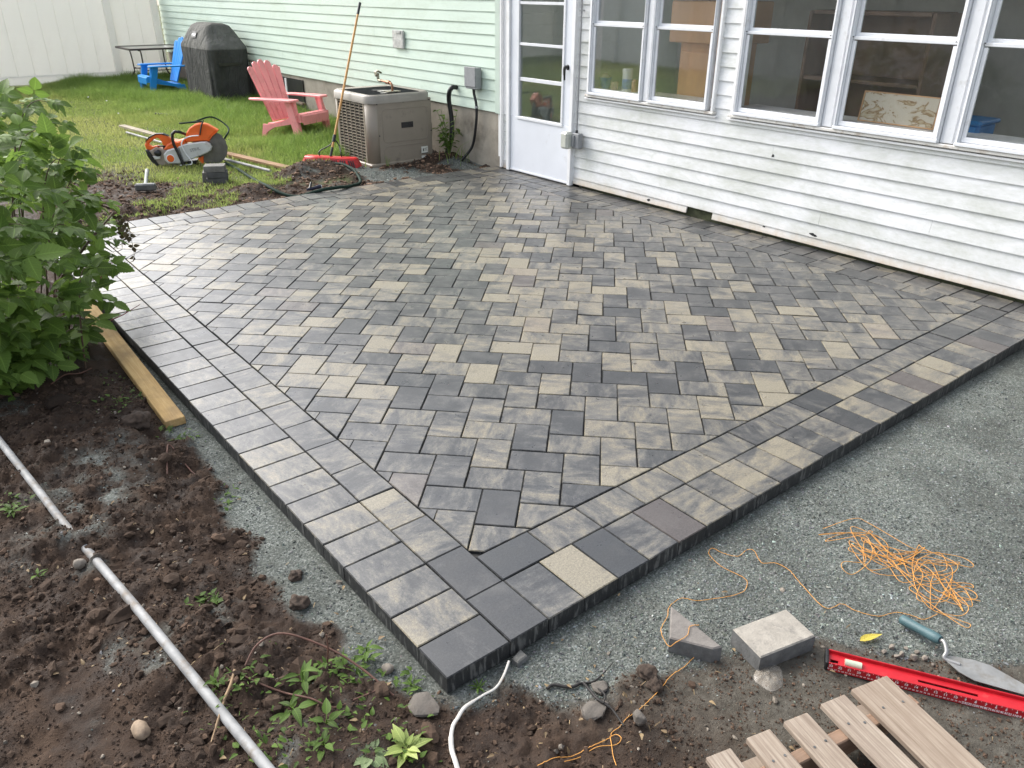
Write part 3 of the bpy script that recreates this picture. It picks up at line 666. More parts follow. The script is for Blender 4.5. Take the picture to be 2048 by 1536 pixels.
# fittings on the walls
MGB = M('grey pvc fitting', (.26, .265, .27), .55, .12, 20); MGB2 = M('clear cover', (.50, .51, .45), .3, .1, 20)
o = empty('outlet_box', (XF-.02, 4.31, .37), label='grey outdoor outlet with clear bubble cover below a conduit beside the door', cat='outlet')
MB().box((-.03, -.03, .08), (.06, .09, .14), bev=.006).build('back_box', MGB, o); MB().box((-.085, .06, .08), (.09, .10, .155), bev=.018).build('bubble_cover', MGB2, o); MB().box((-.05, .0, .08), (.05, .05, .1)).build('hinge', MGB, o)
MB().tube([(-.02, -.005, .15), (-.02, -.005, 2.0)], .0085, 8).build('conduit', MGB, o); MB().lathe([(.014, 0), (.014, .02), (.01, .025)], (-.02, -.005, .15), 10).build('fitting', MBLK, o)
for zz in (1.2, 1.7): MB().box((-.012, -.005, zz), (.02, .05, .015)).build('strap', MGB, o)
o = empty('disconnect_box', (XG, 5.98, .77), label='grey electrical disconnect box with conduit on the green siding', cat='electrical box')
MB().box((-.045, 0, .105), (.08, .19, .215), bev=.006).build('case', MGB, o); MB().box((-.09, -.0, .12), (.014, .2, .20), bev=.005).build('cover', MGB, o)
MB().tube(spline([(-.045, .0, .02), (-.04, .0, -.05), (-.03, -.03, -.19), (-.03, -.01, -.4), (-.04, .05, -.62), (-.12, .15, -.78)], 6), .015, 8).build('conduit', MBLK, o)
MB().lathe([(.02, 0), (.02, .02)], (-.03, -.03, -.2), 10).build('coupling', MGB, o)
o = empty('wall_cover', (XG, 7.53, 1.09), label='weathered whitish cover plate flush on the green siding', cat='cover plate')
MB().box((-.015, 0, .1), (.03, .24, .20), bev=.006).build('plate', M('peeling cover', (.50, .50, .47), .8, .3, 18, .4), o); MB().box((-.033, -.03, .18), (.01, .1, .03), bev=.003).build('hood', M('peeling cover 2', (.42, .42, .40), .8, .3, 18, .4), o)
MB().tube(spline([(XG-.0, 6.37, .745), (XG-.06, 6.36, .75), (XG-.085, 6.385, .70), (XG-.07, 6.42, .60), (XG-.05, 6.41, .42), (XG-.06, 6.40, .2), (XG-.1, 6.45, .03)], 6), .026, 10).build('refrigerant_line', MBLK, label='thick black foam wrapped pipe entering the green wall', cat='pipe')

# ------------------------------------------------------------------ fence
MF = M('white vinyl fence', (.84, .83, .80), .45, .05, 1.2, dirt=(.70, .68, .64), dscale=1.3, dlo=.55, dhi=.8)
_t = MF.node_tree; _tl = nn(_t, 'ShaderNodeBsdfTranslucent'); _tl.inputs[0].default_value = (.8, .79, .76, 1); _ms = nn(_t, 'ShaderNodeMixShader'); _ms.inputs[0].default_value = .4
_t.links.new(_t.nodes['Principled BSDF'].outputs[0], _ms.inputs[1]); _t.links.new(_tl.outputs[0], _ms.inputs[2]); _t.links.new(_ms.outputs[0], _t.nodes['Material Output'].inputs[0])
fence = empty('fence', (0, 16.6, 0), label='tall white vinyl privacy fence at the end of the lawn', cat='fence')
fb = .02
xs = [4.43, 3.55, 1.15, -1.25, -3.65, -6.05]
for x in xs: MB().box((x, 0, .9+fb), (.127, .127, 1.9), bev=.008).lathe([(.085, 0), (.085, .02), (.01, .06)], (x, 0, 1.85+fb), 4, Matrix.Rotation(math.pi/4, 4, 'Z')).build('post', MF, fence)
def bay(a, b, f, par):
    for zz in (.13, 1.74): mb = MB(); mb.box((0, 0, 0), (.045, abs(b-a)-.128, .15) if f else (abs(b-a)-.128, .045, .15), bev=.006); o_ = mb.build('rail', MF, par); o_.location = (0, (a+b)/2, zz+fb) if f else ((a+b)/2, 0, zz+fb)
    n = max(1, round((abs(b-a)-.13)/.285)); wd = (abs(b-a)-.13)/n
    for i in range(n):
        c = min(a, b)+.065+wd*(i+.5); o_ = MB().box((0, 0, 0), (.022, wd-.004, 1.5) if f else (wd-.004, .022, 1.5), bev=.003).build('board', MF, par)
        o_.location = (0, c, .935+fb) if f else (c, 0, .935+fb)
for a, b in zip(xs[:-1], xs[1:]): bay(a, b, False, fence)
side = empty('fence', (-6.05, 0, 0), label='tall white vinyl privacy fence along the side of the yard', cat='fence')
ys = [16.6-2.4*(i+1) for i in range(9)]
for y in ys: MB().box((0, y, .9), (.127, .127, 1.9), bev=.008).build('post', MF, side)
for a, b in zip([16.6]+ys[:-1], ys): bay(a, b, True, side)
# things inside behind the glass
MWOOD = M('orange stained wood', (.60, .34, .17), .45, .25, 3, stretch=(1, 1, .15))
cb = empty('cupboard', (4.86, 3.05, .1), label='orange brown wooden cupboard behind the window next to the door', cat='cupboard')
MB().box((.25, .2, .62), (.5, .42, 1.24), bev=.006).build('carcass', MWOOD, cb); MB().box((.24, .2, 1.4), (.6, .6, .32), bev=.01).build('cornice', MWOOD, cb); MB().box((-.012, .2, .62), (.02, .36, 1.1), bev=.006).build('door', MWOOD, cb)
cb = empty('bookcase', (5.6, 2.1, .1), label='dark brown tall bookcase behind the three light window', cat='bookcase')
MDW = M('dark wood', (.20, .12, .075), .5, .3, 4)
for yy in (-.5, .5): MB().box((0, yy, .75), (.4, .03, 1.5), bev=.004).build('side_panel', MDW, cb)
for zz in (.02, .5, 1.0, 1.49): MB().box((0, 0, zz), (.39, .96, .03), bev=.003).build('shelf', MDW, cb)
MB().box((.19, 0, .75), (.015, .97, 1.46)).build('back_panel', MDW, cb)
LZ = .927
bd = empty('stained_board', (XF+.12, 1.35, LZ), label='water stained cream board leaning inside the three light window', cat='board', rot=(0, R_(8), 0))
m, t, b = nodes('stained paper'); tc = nn(t, 'ShaderNodeTexCoord').outputs['Object']; f = noise_n(t, mapping(t, tc, (1, 5, 9)), 1.6, 7, .6, .8)
t.links.new(ramp(t, f, [(.40, (.62, .56, .46)), (.52, (.60, .53, .42)), (.55, (.26, .15, .06)), (.60, (.50, .40, .26)), (.75, (.62, .56, .47))]), b.inputs['Base Color']); b.inputs['Roughness'].default_value = .8
MB().box((0, 0, .098), (.012, .51, .19)).build('panel', m, bd); mb = MB(); mb.box((0, 0, .006), (.016, .53, .008)).box((0, 0, .197), (.016, .53, .008)).box((0, .262, .1), (.016, .008, .186)).box((0, -.262, .1), (.016, .008, .186)); mb.build('edge', MWOOD, bd)
MBLUE = M('blue plastic', (.01, .16, .42), .35, .1)
bn = empty('storage_bin', (XF+.36, 1.0, .1), label='blue plastic storage bin behind the stained board', cat='bin')
mb = MB(); mb.box((0, 0, .44), (.26, .30, .88), bev=.02); mb.build('tub', MBLUE, bn); MB().box((0, 0, .885), (.29, .33, .03), bev=.01).build('rim', MBLUE, bn)
MWP = M('white plastic', (.78, .79, .80), .35, .05); MLB = M('printed label', (.16, .26, .52), .4, .5, 30)
o = empty('wipes_canister', (XF+.115, 3.84, LZ), label='white wipes canister with blue label on the window ledge', cat='canister')
MB().lathe([(.043, 0), (.045, .01), (.045, .15), (.043, .155)], n=20).build('body', MWP, o); MB().lathe([(.046, .02), (.0465, .021), (.0465, .10), (.046, .101)], n=20).build('label', MLB, o); MB().lathe([(.046, .155), (.047, .16), (.047, .182), (.04, .187)], n=20).build('lid', MWP, o)
o = empty('blue_pail', (XF+.11, 4.11, LZ), label='small blue pail holding gloves on the window ledge', cat='pail')
MB().lathe([(.04, 0), (.054, .085), (.058, .087), (.058, .094), (.05, .092)], n=18).build('bucket', MBLUE, o); MB().rock((0, 0, .10), (.045, .05, .045), 3, 2).build('gloves', M('tan cloth', (.42, .36, .26), .9), o)
MB().lathe([(.032, 0), (.037, .06), (.038, .065), (.034, .062), (.03, .01)], n=18).build('patterned_cup', M('patterned paper', (.55, .38, .28), .7, .5, 40), label='small tan patterned cup on the window ledge', cat='cup', loc=(XF+.10, 3.98, LZ))
MB().lathe([(.03, 0), (.031, .08), (.026, .085), (.026, .1), (.012, .104)], n=18).build('orange_jar', M('orange label jar', (.45, .19, .10), .4, .4, 30), label='small orange labelled jar right of the canister', cat='jar', loc=(XF+.115, 3.745, LZ))
# ------------------------------------------------------------------ chairs
def chair(name, loc, rz, mat, label, tall=.95, s=1.0):
    """moulded slatted garden chair: local +x is forward"""
    o = empty(name, loc, rz, label, 'chair', None, scale=s)
    B0, B1 = Vector((-.14, 0, .22)), Vector((-.42, 0, tall)); ax = (B1-B0).normalized(); nrm = Vector((ax.z, 0, -ax.x))
    Ht = (B1-B0).length
    tops = [.90, .975, 1.0, .975, .90]
    for i in range(5):
        def edge(f, v): return (-.5+f/5)*(.40+.20*min(1, v*1.15)-(.03 if v > .9 else 0))
        poly = []
        n = 7; tp = tops[i]
        L_ = [(edge(i+.04, v*tp), v*tp*Ht) for v in np.linspace(0, .94, n)]; Rr = [(edge(i+.96, v*tp), v*tp*Ht) for v in np.linspace(0, .94, n)]
        cx0, cx1 = L_[-1][0], Rr[-1][0]; arc = [((cx0+cx1)/2+math.cos(a)*(cx1-cx0)/2, (.94*tp+.06*tp*math.sin(a))*Ht) for a in (R_(30), R_(65), R_(90), R_(115), R_(150))]
        if i == 0: arc = [((cx0+cx1)/2+math.cos(a)*(cx1-cx0)/2, (.94*tp+.06*tp*math.sin(a)-.05*(1-math.cos(a-.4))*.5)*Ht) for a in (R_(30), R_(65), R_(90), R_(115), R_(150))]
        poly = Rr+arc+L_[::-1]
        def f(a, b, d):
            q = B0+ax*b+Vector((0, a, 0))+nrm*(d-.05*math.cos(a*3.2)+.05); return tuple(q)
        MB().prism([(-a, b) for a, b in poly][::-1], f, 0, .022, .005).build('back_slat', mat, o)
    # solid web between slats (the slots are shallow in the lower two thirds)
    V = []; F = []
    for j, v in enumerate(np.linspace(0.02, .72, 6)):
        for a in np.linspace(-.5, .5, 9):
            y = a*(.40+.20*v*1.1); V.append(tuple(B0+ax*(v*Ht)+Vector((0, y, 0))+nrm*(-.05*math.cos(y*3.2)+.055)))
    for j in range(5):
        for k in range(8): F.append((j*9+k, j*9+k+1, (j+1)*9+k+1, (j+1)*9+k))
    MB().add(V, F, True).build('back_web', mat, o)
    prof = [(-.16, .205), (-.06, .20), (.08, .245), (.24, .31), (.35, .352), (.41, .345), (.435, .30), (.437, .235)]
    for i in range(4):
        y0, y1 = -.255+i*.1285, -.255+(i+1)*.1285-.006; V = []; F = []; n = len(prof)
        for th in (0, -.018):
            for yy in (y0, y1): V += [(x, yy, z+th) for x, z in prof]
        for k in range(n-1): F += [(k, k+1, n+k+1, n+k), (2*n+k, 3*n+k, 3*n+k+1, 2*n+k+1), (k, 2*n+k, 2*n+k+1, k+1), (n+k, n+k+1, 3*n+k+1, 3*n+k)]
        F += [(0, n, 3*n, 2*n), (n-1, 3*n-1, 4*n-1, 2*n-1)]
        MB().add(V, F, False).build('seat_slat', mat, o)
    MB().box((.425, 0, .285), (.02, .53, .09), bev=.008).build('apron', mat, o)
    for sg in (-1, 1):
        fy = lambda y0: (lambda a, b, d: (a, sg*(y0+d), b))
        # side rail running back into the rear leg
        rail = [(-.27, .0), (-.20, .0), (-.17, .09), (-.04, .16), (.42, .25), (.42, .345), (.36, .335), (.1, .235), (-.14, .19), (-.22, .19)]
        MB().prism(rail if sg < 0 else rail, fy(.262), 0, .024, 0).build('rear_leg', mat, o)
        leg = [(.30, .505), (.205, .505), (.34, .0), (.415, .0), (.40, .2)]
        MB().prism(leg, fy(.288), 0, .03, 0).build('front_leg', mat, o)
        MB().prism([(.36, .0), (.415, .0), (.335, .505), (.28, .505)], fy(.245), 0, .045, 0).build('leg_flange', mat, o)
        arm = [(.36, .215), (.375, .25), (.375, .35), (.34, .385), (.1, .385), (-.2, .395), (-.33, .37), (-.35, .33), (-.3, .30), (-.22, .27), (-.1, .265), (.1, .24)]
        V = [(a, sg*b) for a, b in arm]; V = V if sg > 0 else V[::-1]
        MB().prism(V, lambda a, b, d: (a, b, .50+d-.02*max(0, -a)), 0, .024, .006).build('armrest', mat, o)
    return o
MPINK = M('salmon pink plastic', (.90, .33, .33), .42, .08, 6, dirt=(.62, .22, .20), dscale=9); MBLU = M('bright blue plastic', (.012, .27, .72), .38, .06, 6)
chair('garden_chair', (3.63, 8.88, gh(3.63, 8.88)-.005), -1.135, MPINK, 'salmon pink slatted plastic garden chair in the grass', s=.985)
chair('garden_chair', (3.70, 14.1, gh(3.7, 14.1)), 3.14, MBLU, 'bright blue slatted plastic garden chair in front of the metal table', tall=.97, s=.96)

# ------------------------------------------------------------------ covered grill
def cover_mat(name, c):
    m, t, b = nodes(name); tc = nn(t, 'ShaderNodeTexCoord').outputs['Object']
    t.links.new(ramp(t, noise_n(t, tc, 4, 7, .65), [(.3, tuple(x*.7 for x in c)), (.7, tuple(x*1.3 for x in c))]), b.inputs['Base Color']); b.inputs['Roughness'].default_value = .85; b.inputs['Specular IOR Level'].default_value = .2
    bump(t, b, noise_n(t, mapping(t, tc, (1, 1, .45)), 6, 4, .55, 1.6), .7, .07); return m
MCV = cover_mat('charcoal grill cover', (.062, .062, .058)); MCV2 = cover_mat('faded hood cloth', (.13, .128, .118))
gx0, gx1, gy0, gy1 = 3.80, 4.46, 12.05, 13.45
gr = empty('covered_grill', ((gx0+gx1)/2, (gy0+gy1)/2, gh(4.1, 12.6)), label='barbecue grill under a black fitted cover with grey hood', cat='grill')
def ring(hx, hy, z, n=44, fold=0., ph=0.):
    P = []
    for k in range(n):
        a = 2*math.pi*k/n; c, s_ = math.cos(a), math.sin(a); e = .22
        x = hx*math.copysign(abs(c)**e, c); y = hy*math.copysign(abs(s_)**e, s_); q = 1+fold*(math.sin(a*9+ph)+.6*math.sin(a*17+ph*2))
        P.append((x*q, y*q, z+fold*.4*math.sin(a*7)))
    return P
def loft(rings, cap=True):
    mb = MB(); n = len(rings[0]); V = [p for r in rings for p in r]; F = []
    for i in range(len(rings)-1):
        for k in range(n): k2 = (k+1) % n; F.append((i*n+k, i*n+k2, (i+1)*n+k2, (i+1)*n+k))
    mb.add(V, F, True)
    if cap: mb.add(rings[-1], [tuple(range(n))], True)
    return mb
loft([ring(.33, .66, .0, fold=.035, ph=.4), ring(.325, .66, .25, fold=.03, ph=.8), ring(.33, .68, .55, fold=.016, ph=1.6), ring(.335, .70, .80, fold=.006), ring(.335, .70, .845)], False).build('skirt', MCV, gr)
loft([ring(.337, .702, .835), ring(.335, .69, .87), ring(.30, .55, .97), ring(.25, .44, 1.09), ring(.19, .40, 1.17), ring(.10, .36, 1.205), ring(.02, .30, 1.21)]).build('hood', MCV2, gr)
MB().box((-.02, -.70, .62), (.36, .012, .05), bev=.003).build('strap', M('olive strap', (.035, .035, .025), .8), gr)
th = R_(58)
badge = MB().box((0, 0, 0), (.002, .20, .10)).build('badge', M('grey badge', (.10, .10, .10), .6), gr); badge.location = (-.286, -.02, 1.04); badge.rotation_euler = (0, R_(24), 0)
tm = text_mesh('weber', .07); tm.materials.append(MWP); lo = bpy.data.objects.new('lettering', tm); link(lo, badge); lo.matrix_local = Matrix.Translation((-.004, 0, 0))@Matrix(((0, 0, -1, 0), (-1, 0, 0, 0), (0, 1, 0, 0), (0, 0, 0, 1)))
# ------------------------------------------------------------------ table, far end
MDM = M('brown metal tube', (.075, .058, .048), .45, .2, 10); MTT = M('pebbled glass top', (.36, .35, .31), .35, .1, 30)
tb = empty('patio_table', (3.98, 15.65, gh(4, 15.6)), label='rectangular metal patio table with thin bent legs by the fence', cat='table')
MB().box((0, 0, .66), (1.0, .9, .012)).build('table_top', MTT, tb)
mb = MB()
for (c, s_) in (((0, .47, .66), (1.06, .035, .035)), ((0, -.47, .66), (1.06, .035, .035)), ((.52, 0, .66), (.035, .9, .035)), ((-.52, 0, .66), (.035, .9, .035))): mb.box(c, s_, bev=.008)
mb.build('rim', MDM, tb)
for sx in (-1, 1):
    for sy in (-1, 1):
        MB().tube(spline([(sx*.36, sy*.40, .64), (sx*.31, sy*.36, .60), (sx*.30, sy*.32, .30), (sx*.32, sy*.32, .2), (sx*.47, sy*.42, .0)], 5), .013, 8).build('leg', MDM, tb)
for sx in (-1, 1): MB().tube([(sx*.30, -.32, .3), (sx*.30, .32, .3)], .009, 6).build('brace', MDM, tb)
for sy in (-1, 1): MB().tube([(-.30, sy*.32, .28), (.30, sy*.32, .28)], .009, 6).build('brace', MDM, tb)
MDL = M('brown deck box', (.20, .16, .135), .7, .2, 6)
db = empty('storage_box', (4.40, 14.9, gh(4.4, 14.9)), label='grey tan storage box with black grille against the green house', cat='storage box')
MB().box((0, 0, .32), (.18, 1.3, .56), bev=.01).build('case', MDL, db); MB().box((-.095, -.1, .09), (.02, .9, .12), bev=.004).build('grille', MBLK, db)

# ------------------------------------------------------------------ air conditioner
MAC = M('taupe painted steel', (.255, .218, .172), .45, .08, 5, dirt=(.12, .10, .08), dscale=5, dlo=.58, dhi=.8); MACL = M('taupe top rim', (.29, .265, .228), .5, .12, 6, dirt=(.30, .29, .26), dscale=7, dlo=.55, dhi=.75); MIN = M('dark coil', (.006, .006, .006), .8)
ax0, ay0, aw, ad, ah = 3.50, 6.53, .80, .84, .74
ac = empty('air_conditioner', (ax0, ay0, -.045), label='taupe outdoor air conditioner unit with louvred side by the foundation', cat='air conditioner')
MB().box((aw/2, ad/2, .01), (aw+.04, ad+.04, .05), bev=.01).build('base_pan', MAC, ac)
MB().box((aw/2+.015, ad/2+.015, .36), (aw-.08, ad-.08, .66)).build('coil', MIN, ac)
fr = MB().box((.10+.35, .012, .35), (.70, .024, .68), bev=.008).build('access_panel', MAC, ac)
def pan(x0, x1, z0, z1):                                             # pressed outline, raised rib
    mb = MB(); P = []
    for (cx, cz, a0) in ((x1, z1, 0), (x0, z1, 90), (x0, z0, 180), (x1, z0, 270)):
        sx = -1 if a0 in (0, 270) else 1; sz = -1 if a0 in (0, 90) else 1
        for a in (0, 30, 60, 90): P.append((cx+sx*.04+.04*math.cos(R_(a0+a)), -.0005, cz+sz*.04+.04*math.sin(R_(a0+a))))
    P.append(P[0]); mb.tube(P, .005, 6, False); return mb
pan(.16, .74, .25, .60).build('pressed_rib', MAC, fr); pan(.16, .74, .02, .205).build('pressed_rib', MAC, fr)
MB().box((.47, -.004, .42), (.15, .012, .06), bev=.003).box((.47, -.0105, .42), (.10, .002, .012)).build('badge', [MBLK], fr)
MB().box((.685, -.003, .125), (.085, .004, .075)).box((.685, -.003, .035), (.085, .004, .055)).build('warning_label', M('white sticker', (.68, .68, .62), .6, .15, 60), fr)
MB().box((.668, -.0055, .125), (.012, .003, .03)).box((.70, -.0055, .14), (.035, .003, .005)).box((.70, -.0055, .12), (.035, .003, .004)).box((.685, -.0055, .088), (.085, .003, .006)).box((.685, -.0055, .005), (.085, .003, .006)).build('label_print', MBLK, fr)
for (x, z) in ((.10, .66), (.43, .665), (.77, .665), (.11, .33), (.785, .33)): MB().lathe([(.007, 0), (.007, .004)], (x, .0, z), 8, Matrix.Rotation(math.pi/2, 4, 'X')).build('screw', MBLK, fr)
P = [(.0, .11)]+[(.11-.11*math.cos(R_(a)), .11-.11*math.sin(R_(a))) for a in range(10, 90, 10)]+[(.11, 0)]
for (fx, fy) in ((0, 0), (1, 0), (0, 1), (1, 1)):
    Q = [(aw-a if fx else a, ad-b if fy else b) for a, b in P]; Q2 = [(aw-(a*.8+.03) if fx else a*.8+.03, ad-(b*.8+.03) if fy else b*.8+.03) for a, b in P]
    poly = Q+Q2[::-1]; poly = poly if (fx+fy) % 2 == 0 else poly[::-1]
    MB().prism(poly, zf(0, 0, .02), 0, .67, smooth_side=True).build('corner_post', MAC, ac)
n = 19
for i in range(n):
    z = .055+i*.0325
    mb = MB(); mb.add([(.0, .12, z), (.0, ad-.12, z), (.028, ad-.12, z+.012), (.028, .12, z+.012), (.0, .12, z+.007), (.0, ad-.12, z+.007)], [(0, 3, 2, 1), (0, 1, 5, 4), (4, 5, 2, 3), (0, 4, 3), (1, 2, 5)]); mb.build('louvre', MAC, ac)
for i in range(7): MB().box((.004, .12+(ad-.24)*i/6, .365), (.012, .009 if 0 < i < 6 else .03, .64)).build('louvre_bar', MAC, ac)
mb = MB(); mb.box((aw-.012, ad/2, .36), (.02, ad-.2, .66)).box((aw/2, ad-.012, .36), (aw-.2, .02, .66)); mb.build('rear_panel', MAC, ac)
def rr(o_, r, n=6):
    P = []
    for cx, cy, a0 in ((aw+o_-r, -o_+r, 270), (aw+o_-r, ad+o_-r, 0), (-o_+r, ad+o_-r, 90), (-o_+r, -o_+r, 180)):
        for k in range(n+1): a = R_(a0+90*k/n); P.append((cx+r*math.cos(a), cy+r*math.sin(a)))
    return P
rA, rB, rC, rD = rr(.012, .12), rr(.012, .12), rr(-.01, .11), rr(-.075, .06)
mb = MB(); nR = len(rA); V = [(x, y, .665) for x, y in rA]+[(x, y, .735) for x, y in rB]+[(x, y, .757) for x, y in rC]+[(x, y, .748) for x, y in rD]; F = []
for q in range(3):
    for i in range(nR): j = (i+1) % nR; F.append((q*nR+i, q*nR+j, (q+1)*nR+j, (q+1)*nR+i))
mb.add(V, F, True); mb.build('top_rim', MACL, ac)
MB().prism(rD, zf(0, 0, .70), 0, .02).build('fan_shroud', MIN, ac)
for i in range(26): y_ = .10+i*(ad-.2)/25; MB().tube([(.08, y_, .742), (aw-.08, y_, .742)], .004, 4).build('grille_wire', M('black wire', (.012, .013, .016), .5) if i == 0 else bpy.data.materials['black wire'], ac)
MB().lathe([(.10, 0), (.10, .006)], (aw/2, ad/2, .746), 20).build('motor_cap', MIN, ac)
mb = MB().box((.34, .16, .752), (.17, .05, .003)).box((.42, .33, .752), (.20, .07, .003)); mb.build('paper_label', M('pale sticker', (.5, .49, .44), .6), ac)
MB().box((.815, .10, .53), (.012, .12, .22)).build('data_plate', MWP, ac); MB().box((.83, .12, .33), (.05, .09, .14), bev=.006).build('service_box', MAC, ac)
for k in range(3): MB().tube(spline([(.83, .12+.02*k, .26), (.86, .14+.03*k, .12), (.93, .2+.04*k, .03)], 5), .011, 6).build('service_line', MBLK, ac)
MCOP = M('tarnished copper', (.30, .15, .085), .45, .35, 25, metal=.6); MBR = M('weathered brass', (.33, .31, .24), .45, .3, 30, metal=.7)
sp = empty('hose_tap', (ax0+.40, ay0+.16, .714), label='copper elbow pipe with old brass tap on top of the air conditioner', cat='tap')
MB().box((0, 0, .004), (.16, .09, .006)).build('plate', MBR, sp)
MB().tube(spline([(0, 0, .005), (0, 0, .06), (.0, .03, .085), (.0, .10, .09), (.02, .26, .09)], 6), .013, 8).build('pipe', MCOP, sp); MB().tube([(0, .05, .088), (0, .12, .09)], .022, 8).build('joint', MCOP, sp)
MB().tube(spline([(.02, .26, .09), (.03, .34, .09), (.03, .35, .12), (.03, .35, .16)], 5), .016, 8).build('valve', MBR, sp)
MB().lathe([(.02, 0), (.035, .004), (.035, .012), (.02, .016)], (.0, .35, .16), 8, Matrix.Rotation(math.pi/2, 4, 'Y')).build('wheel', MBR, sp); MB().lathe([(.02, 0), (.035, .004), (.035, .012), (.02, .016)], (.05, .36, .17), 8, Matrix.Rotation(.5, 4, 'Y')).build('wheel', MBR, sp)

# ------------------------------------------------------------------ push broom
MHAN = M('varnished ash', (.55, .29, .09), .4, .15, 8, stretch=(4, 4, .6)); MRED = M('red plastic', (.62, .018, .016), .4, .08); MBRS = M('red and black bristle', (.42, .03, .03), .7, .3, 60)
bz = gh(3.15, 6.82); br = empty('push_broom', (3.15, 6.83, bz), label='push broom with red head and long wooden handle leaning on the air conditioner', cat='broom')
H0, H1 = Vector((0, .0, .10)), Vector((.70, .357, 1.594-bz))
hd = (H1-H0).normalized(); hx = Vector((.62, -.78, 0)).normalized(); Mh = Matrix((hx, Vector((.78, .62, 0)), Vector((0, 0, 1)))).transposed()
MB().tube([H0+hd*.16, H0+hd*(H1-H0).length*.93], .0125, 10).build('handle', MHAN, br); MB().tube([H1-hd*.13, H1], [.0145, .0150], 10).build('grip', MBLK, br)
MB().tube([H0, H0+hd*.10], .014, 8).build('ferrule', MBLK, br); MB().tube([H0+hd*.10, H0+hd*.17], .0125, 8).build('thread_sleeve', MHAN, br); MB().tube([H0+hd*.16, H0+hd*.24], .018, 8).build('collar', MBLK, br)
for sg in (-1, 1): MB().tube(spline([hx*.13*sg+Vector((0, 0, .09)), hx*.125*sg+Vector((0, 0, .15)), hx*.05*sg+H0*.3+hd*.2, H0+hd*.2], 5), .007, 6).build('brace', MBLK, br)
V = []
for z_, hw, hd_ in ((.0, .33, .075), (.03, .325, .065), (.085, .30, .045), (.10, .29, .035)):
    V.append([tuple(Mh@Vector((a, b, z_))) for a, b in ((-hw, -hd_), (-hw*.5, -hd_*1.05), (0, -hd_*1.05), (hw*.5, -hd_*1.05), (hw, -hd_), (hw, hd_), (0, hd_), (-hw, hd_))])
loft(V[:3]).build('bristles', MBRS, br); loft([[(x, y, z+.002) for x, y, z in V[2]], V[3]]).build('head', MRED, br)
for i in range(24):
    a = -.28+.56*i/23; MB().tube([tuple(Mh@Vector((a, -.052, .07))), tuple(Mh@Vector((a*1.12, -.083, .0)))], .0075, 4).build('bristle_tuft', MBLK if i % 4 else MRED, br)

# ------------------------------------------------------------------ cut-off saw (local: u to the right, z up, d towards the camera)
MORG = M('saw orange', (.78, .135, .02), .38, .12, 8, dirt=(.45, .14, .05), dscale=9, dlo=.6, dhi=.8); MGRY = M('pale grey casing', (.55, .55, .53), .42, .1, 8, dirt=(.32, .26, .20), dscale=7, dlo=.52, dhi=.75); MSTL = M('dusty steel disc', (.16, .15, .14), .4, .25, 14, metal=.5); MDRT = M('muddy casing', (.30, .25, .20), .8, .2, 12)
sc = .000525
sw = empty('cutoff_saw', (1.93, 7.85, gh(1.93, 7.85)-.012), math.atan2(-.50, .86), 'orange and grey petrol cut-off saw with round blade lying on the grass edge', 'saw')
def SP(x, y): return ((x-1000)*sc, (1150-y)*sc)
def fs(d0): return lambda a, b, d: (a, -(d0+d), b)
def splate(pts, d0, d1, name, mat, bev=.006, parent=sw, px=True):
    P = [SP(*p) for p in pts] if px else pts
    A = sum(P[i-1][0]*P[i][1]-P[i][0]*P[i-1][1] for i in range(len(P))); P = P if A > 0 else P[::-1]
    return MB().prism(P, fs(d0), 0, d1-d0, bev).build(name, mat, parent)
def circ(cx, cy, r, n=36, a0=0, a1=360): return [(cx+r*math.cos(R_(a)), cy-r*math.sin(R_(a))) for a in np.linspace(a0, a1, n, endpoint=(a1-a0) < 360)]
splate(circ(1480, 780, 345, 64), -.004, .0, 'blade', MSTL, 0)
for k in range(16): a = k*22.5; splate([(1480+345*math.cos(R_(a-7)), 780-345*math.sin(R_(a-7))), (1480+345*math.cos(R_(a+7)), 780-345*math.sin(R_(a+7))), (1480+356*math.cos(R_(a+7)), 780-356*math.sin(R_(a+7))), (1480+356*math.cos(R_(a-7)), 780-356*math.sin(R_(a-7)))], -.005, .001, 'blade_segment', MSTL, 0)
splate([(1000, 670), (1030, 560), (1060, 470), (1130, 380), (1240, 315), (1340, 290), (1440, 300), (1500, 315), (1690, 435), (1560, 540), (1510, 600), (1490, 660), (1400, 650)], -.055, .022, 'guard', MORG, .012)
splate([(1690, 435), (1680, 470), (1560, 560), (1510, 620), (1500, 600), (1560, 530)], -.06, .026, 'guard_lip', MORG, .004)
splate([(1200, 1000), (1320, 950), (1300, 1110), (1270, 1110)], -.02, .022, 'guard_foot', MORG, .004)
splate([(870, 740), (1000, 690), (1340, 650), (1440, 650), (1510, 690), (1540, 760), (1510, 830), (1440, 870), (1000, 1040), (930, 1050)], .03, .075, 'belt_cover', MGRY, .010)
splate([(560, 880), (640, 800), (800, 755), (860, 760), (930, 1050), (850, 1080), (620, 1080), (560, 1000)], .0, .09, 'starter_housing', MGRY, .012)
splate([(270, 820), (420, 740), (560, 800), (640, 800), (600, 1080), (860, 1085), (840, 1140), (600, 1140), (420, 1130), (340, 1000)], -.09, .05, 'crankcase', MDRT, .012)
splate([(200, 800), (270, 820), (340, 940), (410, 1120), (380, 1140), (280, 1040), (220, 920)], -.08, .06, 'rear_pad', MBLK, .01)
splate([(560, 800), (640, 700), (760, 640), (850, 640), (1000, 600), (1000, 760), (860, 790), (640, 800)], -.10, .06, 'top_cover', MORG, .015)
hp = [(195, 700), (240, 620), (330, 560), (450, 500), (560, 500), (680, 540), (770, 620), (780, 700), (680, 760), (620, 790), (560, 720), (540, 640), (520, 600), (470, 560), (400, 590), (300, 660), (270, 700), (330, 740), (460, 720), (470, 760), (300, 815), (210, 790)]
